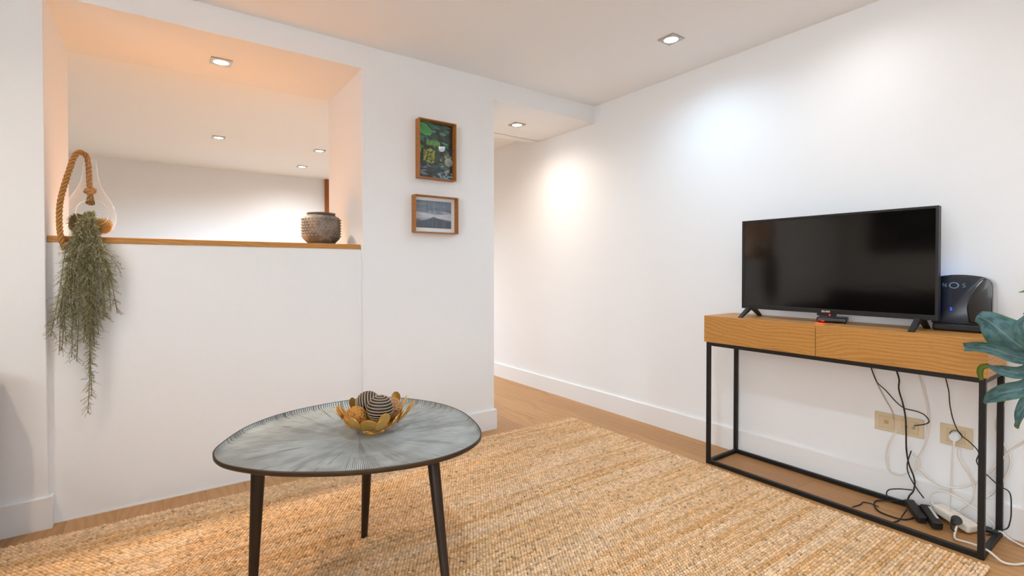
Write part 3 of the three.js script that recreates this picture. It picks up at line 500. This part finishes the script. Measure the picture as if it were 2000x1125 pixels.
{ // media box under the television
  const t = thing('media_box', 'small flat black media player box under the television', 'media player', [2.705, CY1, -1.075], 0.28);
  const cs = part(t, 'case', new RoundedBoxGeometry(0.105, 0.021, 0.125, 3, 0.006).translate(0, 0.0165, 0), std(0x1e2022, { roughness: 0.4 }));
  for (const x of [-0.038, 0.038]) for (const z of [-0.048, 0.048]) part(t, 'foot', new THREE.CylinderGeometry(0.006, 0.006, 0.0065, 12).translate(x, 0.00325, z), blackPlastic);
  part(cs, 'indicator', new THREE.BoxGeometry(0.001, 0.002, 0.012).translate(-0.0528, 0.009, -0.035), new THREE.MeshStandardMaterial({ color: 0xff3030, emissive: 0xff2010, emissiveIntensity: 6 }), 'red indicator light');
}
const redGlow = new THREE.PointLight(0xff2a18, 0.004, 0.3); redGlow.position.set(2.635, CY1 + 0.008, -1.105); redGlow.castShadow = true; scene.add(redGlow);
{ // modem
  const x0 = 2.735, d = 0.075, zA = -0.700, zB = -0.505, yb = CY1, t = thing('internet_modem', 'glossy dark blue black internet modem beside the television', 'modem', [0, 0, 0]);
  const s = new THREE.Shape(); s.moveTo(-zB, yb + 0.03); s.lineTo(-zA, yb + 0.03); s.lineTo(-zA, yb + 0.226); s.quadraticCurveTo(-zB + 0.12, yb + 0.250, -zB + 0.035, yb + 0.232); s.quadraticCurveTo(-zB + 0.002, yb + 0.222, -zB, yb + 0.195); s.closePath();
  const place = (g) => { g.rotateY(Math.PI / 2); return g; };      // shape x = -z, extrude towards +x
  const ex = (sh, dep, bev, x) => { const g = new THREE.ExtrudeGeometry(sh, { depth: dep, bevelEnabled: bev > 0, bevelSize: bev, bevelThickness: bev, bevelOffset: -bev, bevelSegments: 3, curveSegments: 16 }); g.rotateY(Math.PI / 2); g.translate(x, 0, 0); return toCreasedNormals(g, 0.5); };
  part(t, 'body', ex(s, d - 0.012, 0.006, x0 + 0.006), phy(0x05070d, { roughness: 0.18, clearcoat: 1, clearcoatRoughness: 0.05 }));
  const fc = new THREE.Shape(); fc.moveTo(-zB + 0.070, yb + 0.035); fc.lineTo(-zA - 0.004, yb + 0.035); fc.lineTo(-zA - 0.004, yb + 0.221); fc.quadraticCurveTo(-zB + 0.12, yb + 0.244, -zB + 0.026, yb + 0.226); fc.quadraticCurveTo(-zB + 0.085, yb + 0.15, -zB + 0.076, yb + 0.085); fc.closePath();
  const fp = part(t, 'front_panel', ex(fc, 0.003, 0.001, x0 - 0.001), phy(0x081226, { roughness: 0.3, clearcoat: 0.25, clearcoatRoughness: 0.1 }), 'dark blue glossy panel');
  const sd = new THREE.Shape(); sd.moveTo(-zB + 0.004, yb + 0.045); sd.lineTo(-zB + 0.066, yb + 0.045); sd.lineTo(-zB + 0.073, yb + 0.085); sd.quadraticCurveTo(-zB + 0.082, yb + 0.15, -zB + 0.023, yb + 0.224); sd.quadraticCurveTo(-zB + 0.004, yb + 0.218, -zB + 0.004, yb + 0.195); sd.closePath();
  part(t, 'side_panel', ex(sd, 0.003, 0.001, x0 - 0.001), phy(0x2c2826, { roughness: 0.35, clearcoat: 0.2 }), 'grey brown panel with curved edge');
  part(t, 'stand', new RoundedBoxGeometry(d + 0.02, 0.034, 0.184, 3, 0.01).translate(x0 + d / 2 - 0.002, yb + 0.017, (zA + zB) / 2), blackPlastic);
  const let_ = std(0x8499b0, { roughness: 0.4, metalness: 0.3 });
  part(fp, 'lettering', merge([textOnWest('N', fontR, 0.016, 0.0006, yb + 0.187, -0.655, x0 - 0.0019), textOnWest('S', fontR, 0.016, 0.0006, yb + 0.187, -0.592, x0 - 0.0019), new THREE.TorusGeometry(0.0135, 0.0022, 6, 32).scale(1.05, 0.85, 0.4).rotateY(Math.PI / 2).translate(x0 - 0.0021, yb + 0.194, -0.624)]), let_, 'pale grey lettering NOS');
  part(fp, 'status_light', new THREE.TorusGeometry(0.005, 0.0013, 6, 16, Math.PI).rotateZ(-Math.PI / 2).rotateY(-Math.PI / 2).translate(x0 - 0.0022, yb + 0.094, -0.636), new THREE.MeshStandardMaterial({ color: 0x2233ff, emissive: 0x1a2cff, emissiveIntensity: 8 }), 'glowing blue crescent');
  part(t, 'top_light', new RoundedBoxGeometry(0.05, 0.004, 0.02, 2, 0.0015).translate(x0 + d / 2, yb + 0.2305, -0.665), new THREE.MeshStandardMaterial({ color: 0x99ccff, emissive: 0x4aa0ff, emissiveIntensity: 7 }), 'pale blue glowing top light');
  const bl = new THREE.PointLight(0x3d90ff, 0.004, 1); bl.position.set(x0 + d / 2, yb + 0.245, -0.665); bl.castShadow = true; scene.add(bl);
}

/* ---------- sockets, plugs and cables below the console ---------- */
const socketMat = std(0xd6c3a2, { roughness: 0.45 }), socketIn = std(0xcfba96, { roughness: 0.45 });
function plate(name, label, z0, z1, y0, y1, inserts) {
  const t = thing(name, label, 'socket', [XR, (y0 + y1) / 2, (z0 + z1) / 2], 0, 'beige wall sockets under the console'), w = z1 - z0, h = y1 - y0;
  const cp = part(t, 'cover_plate', new RoundedBoxGeometry(0.009, h, w, 2, 0.003).translate(-0.0045, 0, 0), socketMat);
  for (const [zc, kind] of inserts) {
    part(cp, 'insert', new RoundedBoxGeometry(0.004, h * 0.66, 0.062, 2, 0.0015).translate(-0.0105, 0, zc), socketIn);
    if (kind === 'coax') for (const dz of [-0.014, 0.014]) { const g = new THREE.CylinderGeometry(0.006, 0.006, 0.008, 14); g.rotateZ(Math.PI / 2); g.translate(-0.016, 0, zc + dz); part(cp, 'coaxial_port', g, nickel); }
    if (kind === 'phone') part(cp, 'phone_port', new THREE.BoxGeometry(0.0015, 0.018, 0.018).translate(-0.0128, 0.002, zc), std(0xb99a6c, { roughness: 0.5 }));
    if (kind === 'power') { const g = new THREE.TorusGeometry(0.020, 0.0016, 8, 32); g.rotateY(Math.PI / 2); g.translate(-0.0128, 0.005, zc); part(cp, 'socket_ring', g, std(0x4a3d2d)); }
  }
}
plate('wall_socket', 'double beige wall plate with phone and aerial ports under the console', -0.938, -0.747, 0.325, 0.411, [[-0.047, 'phone'], [0.045, 'coax']]);
plate('wall_socket', 'single beige power socket holding a white plug under the console', -0.690, -0.580, 0.326, 0.416, [[0, 'power']]);
{
  const t = thing('power_plug', 'round white power plug in the single beige socket', 'plug', [XR - 0.013, 0.372, -0.635]);
  const g = new THREE.CylinderGeometry(0.0165, 0.019, 0.03, 24); g.rotateZ(Math.PI / 2); g.translate(-0.016, 0, 0); part(t, 'plug_body', toCreasedNormals(g, 0.6), std(0xdfe3e8, { roughness: 0.3 }));
  part(t, 'strain_relief', bar([-0.022, -0.012, 0], [-0.022, -0.03, -0.001], 0.0055, 0.0042, 12), whitePlastic);
  part(t, 'lead', tube([[-0.022, -0.03, -0.001], [-0.020, -0.09, -0.006], [-0.016, -0.19, -0.010], [-0.016, -0.25, -0.012], [-0.02, -0.33, -0.02], [-0.03, -0.362, -0.03]], 0.0032, 40, 8), whiteCable);
}
const cable = (pts, r, mat, label, grp) => solo('cable', tube(pts, r, 0, 7), mat, label, 'cable', 'loose cables under the console');
cable([[2.8345, 0.82, -0.985], [2.8345, 0.66, -0.955], [2.81, 0.619, -0.944], [2.805, 0.586, -0.932], [2.805, 0.557, -0.919], [2.805, 0.524, -0.883], [2.805, 0.477, -0.840], [2.80, 0.458, -0.808], [2.795, 0.456, -0.764], [2.795, 0.446, -0.734], [2.795, 0.421, -0.718], [2.80, 0.407, -0.730], [2.815, 0.383, -0.777]], 0.0024, blackCable, 'thin black aerial cable looping into the double wall plate');
cable([[2.8345, 0.82, -0.875], [2.8345, 0.665, -0.852], [2.81, 0.632, -0.845], [2.79, 0.589, -0.828], [2.79, 0.546, -0.829], [2.79, 0.481, -0.813], [2.79, 0.423, -0.803], [2.79, 0.356, -0.800], [2.79, 0.272, -0.798], [2.79, 0.207, -0.788], [2.785, 0.166, -0.771], [2.775, 0.136, -0.762], [2.76, 0.10, -0.764], [2.745, 0.083, -0.772], [2.75, 0.062, -0.780]], 0.0034, blackCable, 'thick black cable hanging down to the black power adapter');
cable([[2.77, 0.278, -0.775], [2.77, 0.211, -0.789], [2.77, 0.171, -0.784], [2.77, 0.121, -0.758], [2.76, 0.084, -0.725]], 0.0026, blackCable, 'short black lead crossing the thick black cable');
cable([[2.8345, 0.82, -0.80], [2.8345, 0.66, -0.772], [2.82, 0.618, -0.762], [2.815, 0.559, -0.744], [2.815, 0.487, -0.730], [2.815, 0.413, -0.725], [2.815, 0.319, -0.735], [2.815, 0.226, -0.765], [2.812, 0.198, -0.771], [2.812, 0.187, -0.751], [2.81, 0.158, -0.718], [2.808, 0.145, -0.673], [2.808, 0.154, -0.623], [2.812, 0.181, -0.581], [2.815, 0.212, -0.549], [2.815, 0.285, -0.505], [2.815, 0.340, -0.475], [2.815, 0.378, -0.449], [2.815, 0.43, -0.40]], 0.0036, whiteCable, 'white cable sagging from console past both sockets');
cable([[2.83, 0.338, -0.848], [2.815, 0.30, -0.862], [2.812, 0.262, -0.876], [2.812, 0.190, -0.882], [2.812, 0.143, -0.865], [2.812, 0.140, -0.829], [2.812, 0.167, -0.791], [2.812, 0.204, -0.757], [2.812, 0.228, -0.760], [2.812, 0.255, -0.781]], 0.0036, whiteCable, 'white cable looping below the double wall plate');
cable([[2.836, 0.82, -1.03], [2.836, 0.66, -0.972], [2.83, 0.566, -0.933], [2.82, 0.545, -0.922], [2.82, 0.477, -0.888], [2.82, 0.426, -0.862], [2.826, 0.390, -0.858]], 0.0026, std(0xb9a898, { roughness: 0.5 }), 'grey cable running down into the double wall plate');
cable([[2.8345, 0.82, -0.705], [2.8345, 0.66, -0.678], [2.81, 0.622, -0.666], [2.79, 0.573, -0.651], [2.79, 0.510, -0.646], [2.79, 0.441, -0.632], [2.785, 0.395, -0.610], [2.785, 0.369, -0.578], [2.785, 0.334, -0.551], [2.785, 0.297, -0.558], [2.785, 0.270, -0.545], [2.785, 0.244, -0.519], [2.79, 0.214, -0.486], [2.795, 0.202, -0.462], [2.80, 0.132, -0.455], [2.80, 0.079, -0.458], [2.80, 0.045, -0.468], [2.79, 0.030, -0.50]], 0.0022, blackCable, 'thin black cable passing the white plug and rear console leg');
cable([[2.81, 0.323, -0.621], [2.80, 0.285, -0.615], [2.80, 0.231, -0.584], [2.80, 0.181, -0.569], [2.80, 0.134, -0.571], [2.80, 0.102, -0.583], [2.80, 0.060, -0.619]], 0.0036, whiteCable, 'white cable bowing down behind the power strip');
cable([[2.828, 0.60, -0.452], [2.822, 0.566, -0.472], [2.82, 0.491, -0.502], [2.82, 0.437, -0.505], [2.82, 0.382, -0.482], [2.82, 0.332, -0.462], [2.82, 0.269, -0.470], [2.82, 0.154, -0.524], [2.815, 0.133, -0.559]], 0.0036, whiteCable, 'white cable curling behind the console leg nearest the monstera');
cable([[2.765, 0.052, -0.677], [2.76, 0.069, -0.695], [2.76, 0.104, -0.700], [2.76, 0.128, -0.684], [2.76, 0.138, -0.647], [2.76, 0.121, -0.593], [2.76, 0.095, -0.541], [2.77, 0.060, -0.505], [2.79, 0.02, -0.505]], 0.0032, whiteCable, 'white cable arching over the power strip');
cable([[2.70, 0.03, -0.60], [2.66, 0.012, -0.598], [2.617, 0.006, -0.583], [2.592, 0.006, -0.544], [2.573, 0.006, -0.510], [2.560, 0.006, -0.478], [2.551, 0.006, -0.437], [2.577, 0.006, -0.412], [2.618, 0.006, -0.390], [2.683, 0.006, -0.365], [2.76, 0.006, -0.30]].map(([x, y, z]) => [x, y < 0.02 ? 0.027 * sm(-0.62, -0.5, z) * (1 - sm(-0.47, -0.42, z)) + 0.0042 : y, z]), 0.0042, whiteCable, 'white cord crossing the console frame onto the oak floor');
cable([[2.79, 0.0042, -0.53], [2.800, 0.015, -0.50], [2.800, 0.027, -0.486], [2.795, 0.012, -0.462], [2.775, 0.0042, -0.414], [2.762, 0.0042, -0.376], [2.75, 0.0042, -0.30]], 0.0040, whiteCable, 'white cord leaving the power strip along the baseboard');
cable([[2.60, 0.003, -0.945], [2.658, 0.003, -0.934], [2.699, 0.003, -0.934], [2.710, 0.003, -0.908], [2.700, 0.004, -0.875]], 0.0022, blackCable, 'loose end of thin black lead on floor under console');
cable([[2.80, 0.035, -0.80], [2.795, 0.015, -0.85], [2.762, 0.006, -0.900], [2.699, 0.006, -0.891], [2.652, 0.004, -0.859], [2.639, 0.004, -0.807], [2.649, 0.004, -0.770], [2.70, 0.006, -0.745], [2.743, 0.030, -0.735]], 0.0034, blackCable, 'black cable looping on floor beside the power adapters');
cable([[2.577, 0.003, -0.788], [2.627, 0.003, -0.776], [2.690, 0.003, -0.782], [2.735, 0.02, -0.778]], 0.0024, blackCable, 'short black lead on floor in front of the power adapters');
cable([[2.785, 0.025, -0.868], [2.79, 0.045, -0.873], [2.79, 0.062, -0.865], [2.79, 0.080, -0.830], [2.785, 0.096, -0.775]], 0.0026, blackCable, 'black lead arching above the rear console rail');
function bodyAlong(g, a, b, roll = 0) { const A = V(a), B = V(b), d = B.clone().sub(A).normalize(), up = new THREE.Vector3(0, 1, 0), s = new THREE.Vector3().crossVectors(up, d).normalize(), u = new THREE.Vector3().crossVectors(d, s); const m = new THREE.Matrix4().makeBasis(s, u, d); m.setPosition(A.add(B).multiplyScalar(0.5)); return m; }
{
  const mk = (name, a, b, w, h, label) => { const L = V(a).distanceTo(V(b)), t = thing(name, label, 'power adapter'); const m = bodyAlong(null, a, b); m.decompose(t.position, t.quaternion, t.scale); const c = part(t, 'case', new RoundedBoxGeometry(w, h, L, 3, 0.006), blackPlastic); return { c, L }; };
  mk('power_adapter', [2.775, 0.040, -0.783], [2.672, 0.0185, -0.705], 0.036, 0.032, 'black power adapter without label lying on floor under console');
  const b = mk('power_adapter', [2.757, 0.046, -0.722], [2.657, 0.020, -0.650], 0.038, 0.034, 'black power adapter with white label strip beside the power strip');
  part(b.c, 'label_strip', new THREE.BoxGeometry(0.010, 0.0006, b.L * 0.62).translate(0.010, 0.0173, -0.008), std(0xc9c6c0, { roughness: 0.5 }), 'pale printed label');
  const a = [2.795, 0.050, -0.690], e = [2.735, 0.026, -0.553], t = thing('power_strip', 'white power strip with a black plug on floor under console', 'power strip'), L = V(a).distanceTo(V(e)); bodyAlong(null, a, e).decompose(t.position, t.quaternion, t.scale);
  const sbd = part(t, 'strip_body', new RoundedBoxGeometry(0.056, 0.040, L, 4, 0.012), std(0xe8ddcd, { roughness: 0.4 }));
  for (const z of [-0.045, 0.0]) { const g = new THREE.TorusGeometry(0.018, 0.0016, 8, 28); g.rotateX(Math.PI / 2); g.translate(0, 0.0202, z); part(sbd, 'outlet_ring', g, whitePlastic); }
  const p = thing('black_plug', 'black plug pushed into the white power strip', 'plug', [2.712, 0.046, -0.606]); { const g = new THREE.CylinderGeometry(0.019, 0.014, 0.03, 20); g.rotateZ(0.9); g.rotateY(0.5); part(p, 'plug_body', toCreasedNormals(g, 0.6), blackPlastic); part(p, 'lead', tube([[-0.012, 0.012, 0.0], [-0.03, 0.004, -0.005], [-0.042, -0.018, -0.004], [-0.036, -0.034, 0.008]], 0.003, 20, 7), blackCable); }
  const q = thing('black_plug', 'flat black plug on floor past the white power strip', 'plug', [2.778, 0.024, -0.520]); part(q, 'plug_body', new RoundedBoxGeometry(0.02, 0.018, 0.062, 3, 0.005).rotateY(0.3), blackPlastic);
}

/* ---------- monstera beside the console ---------- */
{
  const t = thing('monstera_plant', 'blue green monstera plant with split leaves beside the console', 'plant', [2.24, 0, -0.10]);
  const px = 2.24, pz = -0.10;
  const lm = (m) => new THREE.MeshPhysicalMaterial({ map: m, roughness: 0.55, transmission: 0.06, thickness: 0, side: THREE.DoubleSide });
  const leafMap = tex(256, 128, (u, v) => { const n = fbm(u * 10, v * 8, 3, 3), e = Math.abs(v - 0.5) * 2; let c = mix3([0.28, 0.42, 0.43], [0.17, 0.29, 0.30], sm(0.35, 0.7, n)); c = mix3(c, [0.24, 0.40, 0.28], sm(0.72, 1, e) * 0.6 + 0.3 * sm(0.55, 0.8, fbm(u * 5, v * 4, 9, 2))); if (Math.abs(v - 0.5) < 0.02) c = mix3(c, [0.45, 0.55, 0.48], 0.6); return c; }, true);
  const tipMap = tex(64, 64, (u, v) => mix3([0.40, 0.45, 0.12], [0.30, 0.38, 0.12], fbm(u * 8, v * 8, 2, 2)), true);
  const M = lm(leafMap), MT = lm(tipMap);
  // a lobe: ribbon along a spine of [z, y, x] points with half widths, cupped across
  function lobe(spine, widths, cup, roll = 0, mat = M, name = 'leaf_lobe', parent = t) {
    const c = new THREE.CatmullRomCurve3(spine.map(([z, y, x]) => new THREE.Vector3(x - px, y, z - pz)), false, 'centripetal'), n = 22, k = 8, pos = [], uv = [], idx = [];
    const wc = new THREE.SplineCurve(widths.map((w, i) => new THREE.Vector2(i, w)));
    for (let i = 0; i <= n; i++) {
      const u = i / n, p = c.getPointAt(u), tn = c.getTangentAt(u), view = new THREE.Vector3(-1, 0.1, 0.1).normalize(), side = new THREE.Vector3().crossVectors(tn, view).normalize(), nr = new THREE.Vector3().crossVectors(side, tn).normalize(); side.applyAxisAngle(tn, roll); nr.applyAxisAngle(tn, roll);
      const w = Math.max(0.0006, wc.getPoint(u).y);
      for (let j = 0; j <= k; j++) { const s = (j / k - 0.5) * 2, wv = 0.05 * w * Math.sin(u * 15 + s * 2); const q = p.clone().addScaledVector(side, s * w).addScaledVector(nr, cup * w * (s * s) + wv); pos.push(q.x, q.y, q.z); uv.push(u, j / k); }
    }
    for (let i = 0; i < n; i++) for (let j = 0; j < k; j++) { const a = i * (k + 1) + j, b = a + 1, d = a + k + 1, e = d + 1; idx.push(a, d, b, b, d, e); }
    const g = new THREE.BufferGeometry(); g.setAttribute('position', new THREE.Float32BufferAttribute(pos, 3)); g.setAttribute('uv', new THREE.Float32BufferAttribute(uv, 2)); g.setIndex(idx); g.computeVertexNormals(); return g;
  }
  // leaf blade A: its lobes fan out to the left and right of one midrib
  const A = [
    lobe([[-0.315, 0.835, 2.22], [-0.345, 0.862, 2.20], [-0.385, 0.905, 2.19], [-0.420, 0.935, 2.20], [-0.446, 0.945, 2.215]], [0.016, 0.040, 0.052, 0.038, 0.020], -0.25),
    lobe([[-0.315, 0.815, 2.22], [-0.355, 0.826, 2.20], [-0.40, 0.843, 2.185], [-0.44, 0.846, 2.19], [-0.474, 0.839, 2.20]], [0.014, 0.021, 0.019, 0.016, 0.014], 0.5),
    lobe([[-0.315, 0.790, 2.22], [-0.345, 0.775, 2.20], [-0.380, 0.778, 2.19], [-0.414, 0.786, 2.195]], [0.018, 0.019, 0.016, 0.004], 0.55),
    lobe([[-0.300, 0.765, 2.225], [-0.335, 0.728, 2.20], [-0.375, 0.708, 2.19], [-0.405, 0.685, 2.19], [-0.424, 0.662, 2.20]], [0.018, 0.022, 0.026, 0.02, 0.004], 0.4),
    lobe([[-0.295, 0.73, 2.23], [-0.325, 0.685, 2.21], [-0.341, 0.645, 2.20], [-0.347, 0.602, 2.205]], [0.018, 0.02, 0.013, 0.004], 0.4),
    lobe([[-0.300, 0.84, 2.225], [-0.320, 0.88, 2.21], [-0.335, 0.92, 2.20], [-0.330, 0.955, 2.21]], [0.02, 0.028, 0.026, 0.006], 0.3),
    lobe([[-0.285, 0.85, 2.23], [-0.26, 0.90, 2.22], [-0.235, 0.93, 2.21], [-0.20, 0.95, 2.22]], [0.02, 0.036, 0.034, 0.006], 0.3),
    lobe([[-0.280, 0.81, 2.23], [-0.24, 0.83, 2.215], [-0.20, 0.835, 2.21], [-0.155, 0.82, 2.22]], [0.016, 0.022, 0.02, 0.006], 0.4),
    lobe([[-0.280, 0.77, 2.23], [-0.24, 0.755, 2.215], [-0.20, 0.74, 2.21], [-0.17, 0.70, 2.22]], [0.016, 0.022, 0.02, 0.006], 0.4),
    lobe([[-0.290, 0.87, 2.232], [-0.300, 0.81, 2.236], [-0.297, 0.75, 2.236], [-0.29, 0.69, 2.232], [-0.285, 0.62, 2.225]], [0.03, 0.04, 0.034, 0.03, 0.006], 0.2),
  ];
  const la = part(t, 'leaf', mergeGeometries(A), M, 'large split blue green leaf');
  part(la, 'leaf_tip', lobe([[-0.410, 0.788, 2.195], [-0.428, 0.780, 2.197], [-0.434, 0.762, 2.20], [-0.431, 0.735, 2.205]], [0.008, 0.009, 0.008, 0.005], 0.8), MT, 'curled yellow green leaf tip');
  part(la, 'leaf_tip', lobe([[-0.345, 0.618, 2.203], [-0.349, 0.604, 2.205], [-0.344, 0.598, 2.208]], [0.006, 0.005, 0.003], 0.8), MT, 'curled yellow green leaf tip');
  const B2 = [lobe([[-0.30, 1.05, 2.25], [-0.325, 1.035, 2.24], [-0.352, 1.026, 2.235]], [0.014, 0.008, 0.001], 0.3), lobe([[-0.30, 0.99, 2.25], [-0.325, 0.972, 2.24], [-0.342, 0.958, 2.235]], [0.014, 0.009, 0.001], 0.3), lobe([[-0.30, 1.06, 2.25], [-0.22, 1.06, 2.25], [-0.14, 1.02, 2.26], [-0.10, 0.96, 2.27]], [0.02, 0.07, 0.06, 0.004], 0.2)];
  part(t, 'leaf', mergeGeometries(B2), lm(tex(32, 32, (u, v) => mix3([0.36, 0.5, 0.2], [0.25, 0.4, 0.2], vnoise(u * 6, v * 6, 3)), true)), 'fresh green leaf');
  const st = std(0x55703f, { roughness: 0.6 });
  part(t, 'stem', tube([[0.0, 0.32, 0.0], [0.01, 0.5, -0.06], [0.005, 0.66, -0.14], [-0.004, 0.78, -0.19]], 0.006, 30, 8), st);
  part(t, 'stem', tube([[0.01, 0.32, 0.02], [0.02, 0.6, 0.0], [0.02, 0.85, -0.06], [0.012, 1.05, -0.18]], 0.006, 30, 8), st);
  part(t, 'pot', new THREE.LatheGeometry([[0, 0], [0.11, 0], [0.12, 0.01], [0.145, 0.27], [0.145, 0.285], [0.132, 0.285], [0.125, 0.25], [0, 0.25]].map(([x, y]) => new THREE.Vector2(x, y)), 40), std(0xc9c3b8, { roughness: 0.6, side: THREE.DoubleSide }));
  part(t, 'soil', new THREE.CylinderGeometry(0.126, 0.126, 0.02, 32).translate(0, 0.262, 0), std(0x2b2018, { roughness: 1 }));
}

/* ---------- furniture on the sofa side (seen in the television and by its shadow) ---------- */
{
  const fab = std(0x4a3f38, { roughness: 0.95 }), t = thing('sofa', 'dark brown fabric sofa facing the television', 'sofa', [-1.005, 0.012, -1.75]);
  const rb = (n, w, h, d, x, y, z, r = 0.04) => part(t, n, new RoundedBoxGeometry(w, h, d, 4, r).translate(x, y, z), fab);
  rb('base', 0.86, 0.20, 1.90, 0, 0.18, 0, 0.02);
  for (const z of [-0.46, 0.46]) { rb('seat_cushion', 0.66, 0.15, 0.90, 0.09, 0.35, z, 0.04); rb('back_cushion', 0.18, 0.48, 0.90, -0.24, 0.62, z, 0.06); }
  rb('backrest', 0.16, 0.66, 1.90, -0.37, 0.52, 0, 0.04);
  for (const z of [-0.99, 0.99]) rb('armrest', 0.90, 0.60, 0.16, 0.02, 0.38, z, 0.012);
  for (const x of [-0.36, 0.36]) for (const z of [-0.85, 0.85]) part(t, 'leg', new THREE.CylinderGeometry(0.02, 0.014, 0.085, 12).translate(x, 0.0425, z), std(0x2a2019));
}
{
  const t = thing('wall_painting', 'large dark framed painting on the wall behind the sofa', 'picture', [XL + 0.002, 1.62, -2.02]);
  const fm = std(0x1f1813, { roughness: 0.5 }); for (const s of [-1, 1]) { part(t, 'frame_side', new THREE.BoxGeometry(0.03, 0.62, 0.04).translate(0.015, 0, s * 0.53), fm); part(t, 'frame_side', new THREE.BoxGeometry(0.03, 0.04, 1.02).translate(0.015, s * 0.29, 0), fm); }
  part(t, 'canvas', new THREE.BoxGeometry(0.016, 0.54, 1.02).translate(0.008, 0, 0), std(0xffffff, { roughness: 0.8, map: tex(128, 64, (u, v) => mix3([0.16, 0.15, 0.14], [0.42, 0.38, 0.33], sm(0.35, 0.75, fbm(u * 6, v * 4, 8, 3))), true) }));
}

shade(scene);
renderer.render(scene, camera);
